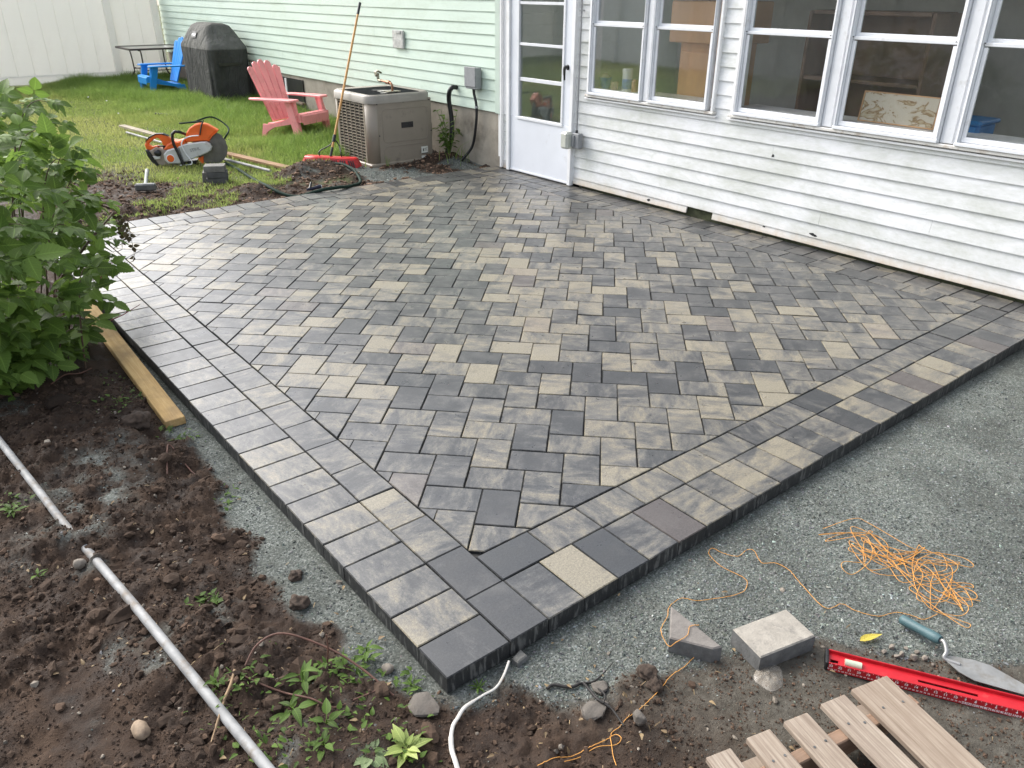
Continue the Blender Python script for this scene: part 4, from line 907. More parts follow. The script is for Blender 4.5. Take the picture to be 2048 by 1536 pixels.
splate(hp, -.02, .03, 'rear_handle', MORG, .008); splate([(210, 650), (300, 540), (450, 480), (600, 480), (700, 530), (560, 495), (450, 498), (330, 556), (240, 616)], -.022, .032, 'handle_grip', MBLK, .003)
splate([(450, 715), (610, 720), (600, 745), (590, 830), (560, 830), (550, 745), (460, 735)], .02, .04, 'trigger', MBLK, .002)
splate(circ(690, 965, 88, 24), .088, .094, 'starter_ring', MWP, .003); splate(circ(690, 965, 72, 24), .092, .098, 'starter_disc', MORG, .002)
o_ = MB().lathe([(.036, 0), (.040, .012), (.030, .03), (.0, .034)], (SP(440, 860)[0], -.05, SP(440, 860)[1]), 18, Matrix.Rotation(math.pi/2, 4, 'X')).build('fuel_cap', MBLK, sw)
splate([(330, 920), (480, 920), (470, 980), (360, 990)], .04, .07, 'tank', MGRY, .006)
MB().tube([(*SP(x, y)[:1], -.105+.0*x, SP(x, y)[1]) for x, y in [(930, 1110), (900, 980), (860, 830), (810, 680), (805, 560), (820, 470), (880, 420), (960, 430)]]+[(SP(1000, 540)[0], .09, SP(1000, 540)[1])], .0165, 8).build('front_handle', MBLK, sw)
MB().tube(spline([(SP(x, y)[0], -.085, SP(x, y)[1]) for x, y in [(1320, 515), (1150, 530), (1020, 580), (960, 660), (960, 740), (1010, 880), (1080, 1000), (1100, 1060), (1060, 1100), (850, 1110)]], 4), .007, 6).build('water_line', MWP, sw)
MB().tube([(SP(1330, 520)[0], -.04, SP(1330, 520)[1]), (SP(1390, 330)[0], -.04, SP(1390, 330)[1]), (SP(1440, 230)[0], -.02, SP(1440, 230)[1])], .008, 6).build('water_fitting', MBLK, sw)
splate([(820, 1060), (1180, 1030), (1150, 1130), (1090, 1150), (840, 1150)], -.09, .03, 'skid', MBLK, .008)
tm = text_mesh('STIHL', .045); tm.materials.append(M('grey print', (.25, .25, .25), .6)); lo = bpy.data.objects.new('lettering', tm); link(lo, sw); lo.matrix_local = Matrix.Translation((SP(1200, 800)[0], -.0765, SP(1200, 800)[1]))@Matrix.Rotation(R_(12), 4, 'Y').inverted()@Matrix.Rotation(math.pi/2, 4, 'X')
MHG = M('dark green hose', (.014, .030, .022), .75, .2, 20, spec=.15)
def ground_tube(pts, r, name, mat, label, cat, n=8, ns=6, dz=0):
    S = spline([(x, y, 0) for x, y in pts], ns); xs_ = np.array([p[0] for p in S]); ys_ = np.array([p[1] for p in S]); zs = np.maximum(gz(xs_, ys_), np.where((xs_ > -.01) & (ys_ < YB+.02) & (ys_ > -.01), 0, -9)); zs = np.convolve(np.r_[[zs[0]]*3, zs, [zs[-1]]*3], np.ones(7)/7, 'valid')
    return MB().tube([(a, b, c+r*.9+dz) for a, b, c in zip(xs_, ys_, zs)], r, n).build(name, mat, label=label, cat=cat)
ground_tube([(2.25, 7.6), (2.22, 7.13), (2.13, 6.4), (2.12, 6.03), (2.24, 5.745), (2.45, 5.625), (2.70, 5.63), (2.98, 5.88), (3.12, 6.2), (3.16, 6.5), (3.1, 6.9), (2.95, 7.6), (2.8, 9)], .016, 'garden_hose', MHG, 'dark green garden hose curling over the far patio edge', 'hose', dz=.012)
S = [(2.12, 7.78, .45), (1.95, 8.0, .42), (2.2, 8.3, .38), (2.45, 8.4, .40), (2.55, 8.2, .30), (2.45, 8.05, .22), (2.5, 8.5, .06), (2.7, 9.3, .02), (2.9, 10.4, .03)]
MB().tube(spline([(a, b, c-.03) for a, b, c in S], 7), .010, 6).build('saw_hose', MHG, label='thin green water hose looping up behind the saw', cat='hose')
nz = empty('hose_nozzle', (2.33, 5.72, .0), .25, 'navy and black hose nozzle on the patio edge beside the hose', 'nozzle')
MB().tube([(0, 0, .02), (.13, 0, .022)], [.012, .018], 10).tube([(.13, 0, .022), (.16, 0, .022)], .02, 10).build('barrel', M('navy rubber', (.012, .014, .035), .45), nz); MB().tube([(.03, .0, .02), (.08, .03, .07)], [.014, .01], 8).build('grip', MBLK, nz); MB().tube([(.16, 0, .022), (.168, 0, .022)], .017, 10).build('tip', MWP, nz)
wd = onz(310, 226, .08); MB().tube([(wd[0], wd[1], gh(wd[0], wd[1])+.07), (wd[0]+.35, wd[1]-.25, gh(wd[0], wd[1])+.04)], [.018, .012], 8).build('hose_end', MBLK, label='black hose end lying in the lawn behind the saw', cat='hose end')
# boards and pipe on the lawn
MWTH = M('weathered grey board', (.30, .255, .19), .8, .25, 4, .4, 40, stretch=(1, 1, 1)); MRUST = M('brown stained board', (.27, .155, .075), .75, .35, 4, .4); MZN = M('galvanised pipe', (.27, .272, .27), .7, .25, 14, metal=.25, dirt=(.16, .13, .10), dscale=13, dlo=.50, dhi=.68)
def board(name, p0, p1, w_, h_, mat, label, cat, dz=0., bev=.004, zz=None):
    p0 = Vector(p0); p1 = Vector(p1); d = p1-p0; L_ = d.length; z0 = gh(*p0)if zz is None else zz[0]; z1 = gh(*p1) if zz is None else zz[1]
    n = 10; V = []; F = []; mb = MB()
    o_ = MB().box((L_/2, 0, h_/2), (L_, w_, h_), bev=bev).build(name, mat, label=label, cat=cat)
    o_.location = (p0.x, p0.y, z0+dz); o_.rotation_euler = (0, -math.atan2(z1-z0, L_), math.atan2(d.y, d.x)); return o_
board('timber_board', (2.03, 10.85), (2.33, 8.75), .09, .038, MWTH, 'grey weathered board running behind the saw', 'board', .01)
board('timber_board', (2.36, 8.55), (2.69, 6.72), .09, .030, MRUST, 'brown stained board between the saw and the broom', 'board', .012, zz=(gh(2.36, 8.55), gh(2.6, 7.2)+.01))
MB().tube([(1.93, 10.25, gh(1.93, 10.25)+.03), (2.10, 9.0, gh(2.1, 9)+.03), (2.27, 7.86, gh(2.27, 7.86)+.03), (2.41, 6.75, gh(2.41, 6.75)+.03)], .016, 8).build('metal_pipe', MZN, label='thin galvanised pipe on the lawn under the saw', cat='pipe')
# sledge hammer
MHM = M('worn steel', (.11, .115, .115), .5, .3, 20, metal=.4, dirt=(.2, .17, .14), dscale=20); MHF = M('grey fibreglass handle', (.24, .26, .24), .6, .2, 12)
hz_ = gh(1.16, 6.79)+.01; sh = empty('sledge_hammer', (1.165, 6.79, hz_), label='short sledge hammer with grey handle on the dug soil', cat='hammer')
Mz = Matrix.Rotation(math.atan2(-.08, .17), 4, 'Z'); MB().box((0, 0, .033), (.19, .066, .066), Mz, .012).build('head', MHM, sh)
MB().tube([(0, 0, .035), (.10, .32, .05), (.20, .62, .06)], [.019, .017, .022], 8, flat=1.2).build('handle', MHF, sh)
MLP = M('grey loose paver', (.155, .15, .135), .85, .25, 20, .5, dirt=(.085, .082, .075), dscale=9); MLP2 = M('dark loose paver', (.075, .075, .073), .85, .25, 20, .5)
sz = gh(1.85, 6.78)
for i, (dx, dy, rz, mm, lb) in enumerate(((0, 0, -.42, MLP2, 'bottom paver of the small stack on the dug soil'), (.005, -.01, -.36, MLP2, 'middle paver of the small stack on the dug soil'), (-.01, -.005, -.46, MLP, 'top paver of the small stack on the dug soil'))):
    o_ = MB().box((0, 0, .03), (.2, .15, .06), bev=.004).build('loose_paver', mm, label=lb, cat='paver'); o_.location = (1.86+dx, 6.79+dy, sz+i*.0605); o_.rotation_euler = (0, 0, rz)
o_ = MB().box((0, 0, .05), (.06, .15, .10), bev=.004).build('loose_paver', MLP, label='paver on edge leaning behind the small stack', cat='paver'); o_.location = (1.79, 6.93, sz); o_.rotation_euler = (0, .1, -.42)
# ------------------------------------------------------------------ foreground things
z7 = lambda x, y: (1300+x*.36523, 1000+y*.36523)
z6 = lambda x, y: (800+x*.3418, 1150+y*.3418)
z5 = lambda x, y: (x*.43945, 1000+y*.43945)
def g7(x, y, z=-.06): return onz(*z7(x, y), z)
def wood(name, cols, dirty, ring_sc=(60, 4, 60), seed=0):
    m, t, b = nodes(name); tc = nn(t, 'ShaderNodeTexCoord').outputs['Object']; oi = nn(t, 'ShaderNodeObjectInfo')
    add = nn(t, 'ShaderNodeVectorMath', operation='ADD'); t.links.new(tc, add.inputs[0]); cmb = nn(t, 'ShaderNodeCombineXYZ'); r10 = mth(t, 'MULTIPLY', oi.outputs['Random'], 20.); t.links.new(r10, cmb.inputs[0]); t.links.new(r10, cmb.inputs[1]); t.links.new(cmb.outputs[0], add.inputs[1])
    v = add.outputs[0]; f = noise_n(t, mapping(t, v, ring_sc), 1, 6, .65, .5); g = noise_n(t, v, 5, 6, .65)
    c = ramp(t, f, [(.25, cols[0]), (.5, cols[1]), (.75, cols[2])]); c = mix(t, ramp(t, g, [(.45, (0,)*3), (.7, (.75,)*3)]), c, dirty)
    c = mix(t, mth(t, 'MULTIPLY', oi.outputs['Random'], .35), c, (.22, .16, .11))
    t.links.new(c, b.inputs['Base Color']); b.inputs['Roughness'].default_value = .8; b.inputs['Specular IOR Level'].default_value = .25; bump(t, b, mth(t, 'ADD', f, mth(t, 'MULTIPLY', noise_n(t, mapping(t, v, tuple(3*q for q in ring_sc)), 1, 4), .6)), .5, .003); return m
MPL = wood('pallet board', ((.13, .098, .076), (.285, .235, .187), (.42, .37, .305)), (.21, .165, .132), (5, 130, 60))
MPS2 = wood('pallet stringer', ((.16, .09, .06), (.27, .165, .11), (.36, .24, .17)), (.20, .14, .10), (5, 60, 60))
MYW = wood('yellow wet lumber', ((.36, .22, .08), (.50, .33, .135), (.60, .43, .20)), (.22, .145, .075), (3, 70, 60))
# pallet
pz = -.062; u = Vector((-.27, -.963)).normalized(); pv = Vector((-.975, .222)).normalized(); O = Vector((.945, -.774))
pal = empty('wooden_pallet', (O.x, O.y, pz), label='weathered wooden pallet with gapped slats lying on the dirt', cat='pallet')
ang = math.atan2(u.y, u.x)
for (a, b, e0) in ((0, .128, 0), (.157, .240, 0), (.292, .370, 0), (.417, .492, 0), (.546, .62, 0), (.68, .76, 0), (.82, .95, 0)):
    c = pv*((a+b)/2); o_ = MB().box((.5, 0, 0), (1.0+random.uniform(-.004, .004), b-a, .0175), bev=.0022).build('slat', MPL, pal); o_.location = (c.x, c.y, .0945); o_.rotation_euler = (random.uniform(-.006, .006), random.uniform(-.003, .003), ang+random.uniform(-.008, .008))
for q in (.085, .93):
    for (a, b) in ((0, .128), (.157, .240), (.292, .370), (.417, .492), (.546, .62), (.68, .76), (.82, .95)):
        for f_ in (.25, .75): c = u*(q+random.uniform(-.008, .008))+pv*(a+(b-a)*f_); MB().lathe([(.0035, 0), (.0035, .0012)], (c.x, c.y, .1035), 8).build('nail', MHM, pal)
for q in (.085, .5, .93):
    c = u*q+pv*.475; o_ = MB().box((0, 0, 0), (1.0, .036, .067), bev=.003).build('stringer', MPS2, pal); o_.location = (c.x, c.y, .0517); o_.rotation_euler = (0, 0, math.atan2(pv.y, pv.x))
for (a, b) in ((0, .1), (.42, .52), (.84, .94)):
    c = pv*((a+b)/2); o_ = MB().box((.5, 0, 0), (1.0, b-a, .0165), bev=.002).build('bottom_slat', MPL, pal); o_.location = (c.x, c.y, .0095); o_.rotation_euler = (0, 0, ang)
# red level
MLR = M('red anodised level', (.42, .009, .016), .38, .12, 20, dirt=(.40, .08, .07), dscale=20, dlo=.6, dhi=.8); MPR = M('white print', (.85, .80, .80), .5, .05)
E0 = Vector((.953, -.603)); ld = Vector((.517, -.856)).normalized()
lv = empty('spirit_level', (E0.x, E0.y, -.0595), math.atan2(ld.y, ld.x), 'red aluminium spirit level with white ruler numbers beside the trowel', 'level')
# local: x along, -y towards the camera (numbered flange), z up
HF, WF, LL = .030, .058, .615
MB().box((LL/2, -WF/2+.002, HF/2), (LL-.012, .004, HF), bev=.001).build('ruler_flange', MLR, lv); MB().box((LL/2, WF/2-.002, HF/2), (LL-.012, .004, HF), bev=.001).build('flange', MLR, lv)
web = MB()
for (a, b) in ((.006, .012), (.034, .052), (.098, .25), (.405, LL-.006)): web.box(((a+b)/2, 0, .017), (b-a, WF-.0082, .004))
web.box((.3275, .0145, .0172), (.16, .020, .004)).box((.3275, -.0145, .0172), (.16, .020, .004)).box((.023, .012, .0174), (.03, .026, .004)); web.box((.071, .0195, .0168), (.095, .015, .004)).box((.071, -.0195, .0168), (.095, .015, .004)).build('web', MLR, lv)
MB().tube([(.052, 0, .018), (.098, 0, .018)], .012, 12).build('vial', M('pale vial', (.42, .47, .36), .15, .1), lv)
for s_ in (0, 1): MB().box((.002 if s_ == 0 else LL-.002, 0, HF/2), (.010, WF+.004, HF+.003), bev=.003).build('end_cap', MBLK, lv)
DG = {}
def digits(txt, x, z, size, mat=MPR):
    if txt not in DG: DG[txt] = text_mesh(txt, size); DG[txt].materials.append(mat)
    o_ = bpy.data.objects.new('ruler_number', DG[txt]); link(o_, lv); o_.matrix_local = Matrix.Translation((x, -WF/2-.0006, z))@Matrix.Rotation(math.pi/2, 4, 'X')
x23 = .0135
for i in range(23, 0, -1): digits(str(i), x23+(23-i)*.0254, .0200, .0112)
for i in range(60, 0, -1):
    x = x23+(23*2.54-i)*.01
    if x > .006: digits(str(i)+(' ' if False else ''), x, .0080, .0068)
mb = MB()
for i in range(0, 2*23): x = x23+i*.0127; mb.box((x, -WF/2-.0004, .0272 if i % 2 else .0264), (.0006, .0006, .003 if i % 2 else .0046))
mb.build('tick_marks', MPR, lv, kind='stuff')
# loose block, cut triangle, plastic under the block, chip
bt = [g7(620, 855, 0), g7(920, 735, 0), g7(735, 600, 0), g7(440, 710, 0)]; bc = sum(bt)/4
e1 = Vector(((bt[1]-bt[0])+(bt[2]-bt[3]))[:2]); e2 = Vector(((bt[3]-bt[0])+(bt[2]-bt[1]))[:2])
MLB1 = M('pale dusty paver', (.30, .275, .235), .9, .18, 25, .5, dirt=(.16, .15, .135), dscale=16, dlo=.5, dhi=.7); MLB2 = M('grey paver side', (.115, .115, .112), .9, .3, 30, .5)
mb = MB(); hx_, hy_ = e1.length/4, e2.length/4; P = [(-hx_, -hy_), (hx_, -hy_), (hx_, hy_), (-hx_, hy_)]
def block(P, h, name, label, loc, rz, mats):
    mb = MB(); n = len(P); ch = .004; Q = inset(P, ch); mb.mi = 1; mb.add([(x, y, 0) for x, y in P]+[(x, y, h-ch) for x, y in P], [(i, (i+1) % n, n+(i+1) % n, n+i) for i in range(n)]+[tuple(range(n))[::-1]])
    mb.mi = 0; mb.add([(x, y, h-ch) for x, y in P]+[(x, y, h) for x, y in Q], [(i, (i+1) % n, n+(i+1) % n, n+i) for i in range(n)]+[tuple(range(n, 2*n))])
    o_ = mb.build(name, mats, label=label, cat='paver'); o_.location = loc; o_.rotation_euler = (0, 0, rz); return o_
block(P, .06, 'loose_paver', 'pale grey square paver on clear plastic beside the red level', (bc[0], bc[1], -.060), math.atan2(e1.y, e1.x), [MLB1, MLB2])
tt = [g7(115, 575, 0)[:2], g7(108, 752, 0)[:2], g7(345, 812, 0)[:2], g7(396, 800, 0)[:2]]; tcn = sum(tt)/4; P = [tuple(p-tcn) for p in tt]
A = sum(P[i-1][0]*P[i][1]-P[i][0]*P[i-1][1] for i in range(4)); P = P if A > 0 else P[::-1]
block(P, .057, 'cut_paver', 'triangular cut paver offcut with orange string across it', (tcn[0], tcn[1], -.058), 0, [M('brownish cut paver', (.165, .15, .135), .9, .2, 30, .5), MLB2])
cq = [onz(*z6(*p), -.045)[:2] for p in ((655, 492), (690, 520), (745, 475), (705, 437))]; cc = sum(cq)/4; P = [tuple(p-cc) for p in cq]; A = sum(P[i-1][0]*P[i][1]-P[i][0]*P[i-1][1] for i in range(4)); P = P if A > 0 else P[::-1]
block(P, .022, 'paver_chip', 'small square paver chip by the dark corner paver', (cc[0], cc[1], -.062), 0, [MLP, MLB2])
bgc = g7(655, 965, -.05); V = []; F = []; n, na = 9, 30
for j in range(n):
    for i in range(na):
        r_ = j/(n-1); an = 2*math.pi*i/na; a = math.cos(an)*.050*r_*(1+.15*math.sin(an*3+1)); b = math.sin(an)*.042*r_
        q = mnoise.noise(Vector((a*60, b*60, 3)))*.008+abs(mnoise.noise(Vector((a*120, b*40, 1))))*.008
        V.append((bgc[0]+a+b*.2, bgc[1]+b, -.056+q*(1-.6*r_)+(1-r_*r_)*.012))
for j in range(n-1):
    for i in range(na): k2 = (i+1) % na; F.append((j*na+i, j*na+k2, (j+1)*na+k2, (j+1)*na+i))
m, t, b = nodes('crumpled clear plastic'); b.inputs['Base Color'].default_value = (.55, .53, .48, 1); b.inputs['Roughness'].default_value = .18; b.inputs['Alpha'].default_value = .42
t.links.new(ramp(t, noise_n(t, nn(t, 'ShaderNodeTexCoord').outputs['Object'], 60, 5), [(.3, (.26, .22, .17)), (.7, (.50, .46, .40))]), b.inputs['Base Color'])
MB().add(V, F, True).build('plastic_wrap', m, label='crumpled clear plastic scrap under the square paver', cat='plastic')
# trowel
MTH = M('teal rubber grip', (.045, .095, .105), .55, .15, 20); MTS = M('scuffed trowel steel', (.30, .30, .29), .42, .25, 14, metal=.55, dirt=(.22, .20, .17), dscale=16, dlo=.5, dhi=.72)
tr = empty('trowel', tuple(g7(1610, 865, -.045)), label='pointed steel trowel with teal rubber handle behind the level', cat='trowel'); to = Vector(tr.location)
bp = [g7(1603, 872, -.04), g7(1690, 945, -.038), g7(1775, 992, -.036), g7(2260, 1130, -.028), g7(2050, 1012, -.030), g7(1860, 910, -.036), g7(1765, 880, -.038), g7(1640, 858, -.04)]
MB().prism([(p[0], p[1]) for p in bp], lambda a, b, d: (a-to.x, b-to.y, d+.008+.012*(1-math.exp(-((a-bp[0][0])**2+(b-bp[0][1])**2)*20))), 0, .0018).build('blade', MTS, tr)
h0 = Vector(g7(1372, 650, -.040)); h1 = Vector(g7(1590, 768, -.012)); hd_ = h1-h0
MB().tube([h0-to+hd_*k for k in (0, .04, .12, .5, .8, .93, 1)], [.008, .0155, .0165, .0150, .0165, .0165, .013], 12).build('grip', MTH, tr)
s0 = Vector(g7(1612, 868, -.036)); MB().tube(spline([h1-to, h1-to+hd_*.09+Vector((0, 0, .001)), (h1+s0)/2-to+hd_*.10, s0-to, s0-to+Vector((.01, -.04, .002))], 5), .0062, 8).build('shank', MTS, tr)
# string
MSTR = M('orange mason string', (.60, .28, .06), .7, .15, 40)
def string(P, name, label, par=None, r=.0011, jitter=.0):
    S = spline(P, 7); return MB().tube([(p[0]+random.gauss(0, jitter), p[1]+random.gauss(0, jitter), p[2]) for p in S], r, 5).build(name, MSTR, par, label, None if par else 'string')
def gl7(x, y, dz=.004): p = g7(x, y); return (p[0], p[1], gh(p[0], p[1])+dz)
pa = [(1570, 630), (1500, 660), (1440, 640), (1350, 620), (1250, 640), (1130, 615), (1050, 575), (960, 595), (850, 490), (800, 430), (760, 385), (690, 348), (610, 345), (570, 280), (530, 275), (480, 310), (400, 290), (340, 265), (325, 300), (400, 370), (500, 420), (532, 455), (500, 510), (350, 540), (250, 552), (170, 540), (105, 590)]
st = [gl7(*p) for p in pa]+[tuple(g7(95, 640, -.03)), tuple(g7(60, 712, -.02)), tuple(g7(100, 798, -.02)), tuple(g7(150, 775, .001)), tuple(g7(205, 740, .002)), tuple(g7(220, 692, .002)), tuple(g7(270, 685, .002))]
string(st, 'string_line', 'orange string trailing from the tangle to the triangular offcut', jitter=.0006)
def gl6(x, y, dz=.005): p = onz(*z6(x, y), -.06); return (p[0], p[1], gh(p[0], p[1])+dz)
sb = [(1725, 485), (1660, 545), (1580, 610), (1530, 680), (1460, 760), (1390, 825), (1330, 870), (1280, 905), (1240, 930), (1228, 960), (1170, 1000), (1100, 1030), (1000, 1070), (900, 1125), (800, 1170)]
s1 = string([gl6(*p) for p in sb], 'string_line', 'orange string knotted at the soil below the triangular offcut', jitter=.0006)
string([gl6(*p) for p in [(1228, 955), (1265, 955), (1292, 985), (1260, 1012), (1150, 1030), (1050, 1070), (960, 1150)]], 'loop', None, s1); string([gl6(*p) for p in [(1228, 955), (1235, 1010), (1245, 1080), (1262, 1150)]], 'tail', None, s1)
# tangle: long looping thread over the gravel
tg = []; keys = [(1000, 205), (1080, 185), (1200, 205), (1350, 255), (1400, 300), (1330, 350), (1180, 260), (1150, 300), (1250, 350), (1400, 400), (1560, 440), (1700, 500), (1770, 560), (1700, 560), (1560, 480), (1400, 430), (1250, 330), (1160, 240), (1290, 290), (1450, 400), (1600, 380), (1660, 480), (1600, 560), (1480, 520), (1420, 420), (1480, 330), (1560, 320), (1640, 360), (1480, 410), (1330, 330), (1200, 240), (1120, 190)]
rs = random.Random(5)
for rep in range(3):
    for (a, b) in keys: tg.append((a+rs.gauss(0, 48), b+rs.gauss(0, 30)))
tg += [(1180, 340), (1060, 350), (1050, 390), (1110, 412), (1200, 350), (1240, 260), (1420, 295), (1560, 295), (1700, 320), (1765, 365), (1740, 380), (1600, 340), (1480, 330), (1440, 450), (1520, 590), (1680, 660), (1750, 690), (1720, 715), (1600, 640), (1500, 560), (1420, 480), (1600, 470), (1740, 470), (1765, 495), (1720, 490), (1600, 520), (1690, 560), (1780, 560), (1760, 510), (1640, 480), (1735, 600), (1700, 640), (1580, 625), (1570, 630)]
P = []
for k, (a, b) in enumerate(tg):
    p = g7(a, b); P.append((p[0], p[1], gh(p[0], p[1])+.003+rs.random()*.013))
string(P, 'string_tangle', 'loose tangled heap of orange string on the gravel')
# white plastic strip
MWS2 = M('white plastic strip', (.50, .48, .44), .55, .08, 12, dirt=(.42, .36, .28), dscale=15, dlo=.55, dhi=.75)
ws = [gl6(*p, .013) for p in [(638, 548), (605, 620), (560, 670), (490, 715), (430, 750), (375, 800), (340, 850), (312, 910), (300, 980), (305, 1050), (325, 1120), (350, 1200)]]; ws[0] = (ws[0][0], ws[0][1], ws[0][2]+.02); ws[1] = (ws[1][0], ws[1][1], ws[1][2]+.008)
MB().tube(spline(ws, 5), [.0038]*20+[.0055]*20+[.007]*16, 8, flat=.45).build('plastic_strip', MWS2, label='bent white plastic strip near the dark corner paver', cat='plastic strip')
# left pipe, partly buried, and the lumber
pp = [(-.79, 2.56), (-.765, 2.309), (-.703, 1.70), (-.680, 1.477), (-.645, 1.208), (-.612, .933), (-.585, .690), (-.540, .276), (-.516, .06), (-.487, -.2)]
zz_ = [gh(*p)+.012 for p in pp]; zz_ = [.016+.0*z for z in zz_]; zz_[3] = .010; zz_[4] = .008; zz_[5] = .012
MB().tube(spline([(a, b, c) for (a, b), c in zip(pp, zz_)], 6), .0145, 12).build('metal_pipe', MZN, label='long grey galvanised pipe lying half buried in the dark soil', cat='pipe')
board('lumber', (-.098, 2.03), (-.040, 4.35), .088, .038, MYW, 'yellow wet lumber lying along the left patio edge', 'lumber', .004, .003, zz=(-.062, -.05))
# stones
MST = M('field stone', (.22, .19, .155), .85, .3, 20, .4, dirt=(.10, .075, .055), dscale=12, dlo=.5, dhi=.7); MST2 = M('flat grey stone', (.105, .092, .078), .85, .3, 25, .5, dirt=(.06, .045, .035), dscale=10)
def stone(p, r, label, mat=MST, seed=1, flat=.7, sink=.3, rough=.25):
    x, y = float(p[0]), float(p[1]); z = gh(x, y); (MB().rock((0, 0, 0), r, seed, 3, flat, rough) if mat is not MST2 else MB().hull((0, 0, 0), r, seed, 15, flat)).build('stone', mat, label=label, cat='stone', loc=(x, y, z+r[2]*flat*(1-sink)))
stone((-.722, .365), (.022, .034, .026), 'rounded tan stone beside the buried pipe', M('tan round stone', (.25, .185, .125), .8, .35, 30, .3, dirt=(.12, .08, .055), dscale=25, dlo=.5, dhi=.7) , seed=4, rough=.2)
stone(onz(*z5(1920, 940), -.05), (.045, .06, .05), 'flat brown stone half sunk by the dark corner paver', MST2, 8, .35)
stone(onz(*z6(1140, 795), -.05), (.052, .035, .04), 'flat angular grey stone on the soil below the black root', MST2, 11, .3)
stone(onz(*z6(1175, 660), -.05), (.03, .03, .03), 'cracked grey stone under the black root', MST2, 12, .5); stone(onz(*z6(1395, 870), -.05), (.018, .026, .03), 'upright grey stone beside the orange string knot', MST2, 14, .8)
stone(onz(*z5(1765, 765), -.05), (.017, .017, .018), 'pale stone among the weeds by the patio edge', MST, 15, .8)
stone(onz(*z5(365, 295), -.0), (.020, .018, .02), 'pale stone beside the buried end of the pipe', MST, 17, .9)
for (a, b, r_, sd) in ((1380, 850, .013, 21), (1440, 868, .014, 22), (1505, 870, .012, 23), (1350, 860, .010, 24), (1280, 835, .010, 25), (1545, 900, .009, 26), (1460, 840, .010, 27), (1400, 820, .009, 28), (1320, 810, .012, 29)):
    p = g7(a, b); MB().hull((0, 0, 0), (r_, r_*.85, r_), sd, 14, .85).build('stone', MST, label='small brown pebble heaped between level and trowel', cat='stone', group='pebbles between level and trowel', loc=(p[0], p[1], gh(p[0], p[1])+r_*.5))
MCLD = M('dark soil lump', (.05, .034, .024), .95, .4, 40, .8, 80)
for i, (x, y, r_, lb) in enumerate(((-.235, 2.12, .055, 'large dark soil clod at the end of the yellow lumber'), (.487, -.315, .026, 'dark soil clump on gravel beside the triangular offcut'), (.475, -.352, .020, 'small dark clump touching the soil clump on the gravel'), (-.12, .735, .022, 'small dark clump on the gravel strip beside the patio'), (-.17, .60, .03, 'dark lump where soil meets the gravel strip'))):
    MB().rock((0, 0, 0), (r_, r_*1.1, r_), 40+i, 4, .8, .5).build('soil_clod', MCLD, label=lb, cat='soil clod', loc=(x, y, gh(x, y)+r_*.35))
# roots and stems
MRT = M('red brown stem', (.10, .045, .03), .7, .3, 30); MRT2 = M('tan dry root', (.24, .16, .09), .8, .3, 30); MRB = M('black root', (.012, .010, .009), .7, .3)
def lay(pts, px, dz=.004): return [(p[0], p[1], gh(p[0], p[1])+dz) for p in (onz(*px(*q), -.03) for q in pts)]
A = [onz(*z5(*q), 0)[:2] for q in [(1110, 760), (1180, 690), (1300, 658), (1500, 690), (1650, 750), (1790, 840)]]; hz = [.0, .04, .07, .06, .035, .0]
MB().tube(spline([(a[0], a[1], gh(a[0], a[1])+h) for a, h in zip(A, hz)], 7), .0035, 6).build('arched_stem', MRT, label='red brown dead stem arching over the soil and weeds', cat='stem')
MB().tube(spline(lay([(1080, 830), (1060, 900), (1035, 960), (1015, 1040), (995, 1090), (975, 1160)], z5, .02), 6), [.0045]*12+[.0035]*12+[.002]*7, 6).build('dry_root', MRT2, label='tan dry root crossing over the galvanised pipe', cat='root')
MB().tube(spline(lay([(1085, 828), (1180, 860), (1300, 890), (1420, 940), (1520, 960), (1620, 910), (1750, 850)], z5, .008), 6), .003, 6).build('dry_root', MRT, label='thin reddish root running through the weeds', cat='root')
rt = MB().tube(spline(lay([(862, 630), (900, 608), (1000, 622), (1060, 600), (1130, 592), (1190, 545), (1250, 478)], z6, .008), 6), [.005]*18+[.0035]*12+[.0015]*7, 6).build('black_root', MRB, label='black forked root on the gravel near the patio corner', cat='root')
MB().tube(spline(lay([(1075, 605), (1120, 660), (1160, 720), (1240, 770), (1310, 875)], z6, .014), 5), [.0045]*15+[.003]*6, 6).build('branch', MRB, rt); MB().tube(spline(lay([(1160, 650), (1200, 700), (1190, 745)], z6, .02), 5), .0025, 6).build('branch', MRB, rt)
for q, lb in (([(1490, 760), (1510, 650), (1515, 580)], 'short upright twig by the gravel strip'),):
    p = [onz(*z5(*q[0]), -.05)]; b0 = Vector((p[0][0], p[0][1], gh(p[0][0], p[0][1]))); MB().tube([b0, b0+Vector((.01, .0, .06)), b0+Vector((.012, .005, .11))], [.003, .0025, .002], 5).build('twig', MRT, label=lb, cat='twig')
MB().tube(spline(lay([(930, 1370), (940, 1290), (960, 1250), (1080, 1340), (1180, 1345)], lambda x, y: (x*.358, 450+y*.358), .012), 6), .003, 6).build('dry_root', MRT, label='thin brown root on the soil beside the gravel strip', cat='root')
MB().tube(spline(lay([(300, 940), (380, 895), (450, 850), (515, 815)], lambda x, y: (x*.358, 450+y*.358), .02), 6), .003, 6).build('twig', MRT, label='thin brown twig under the raspberry bush', cat='twig')
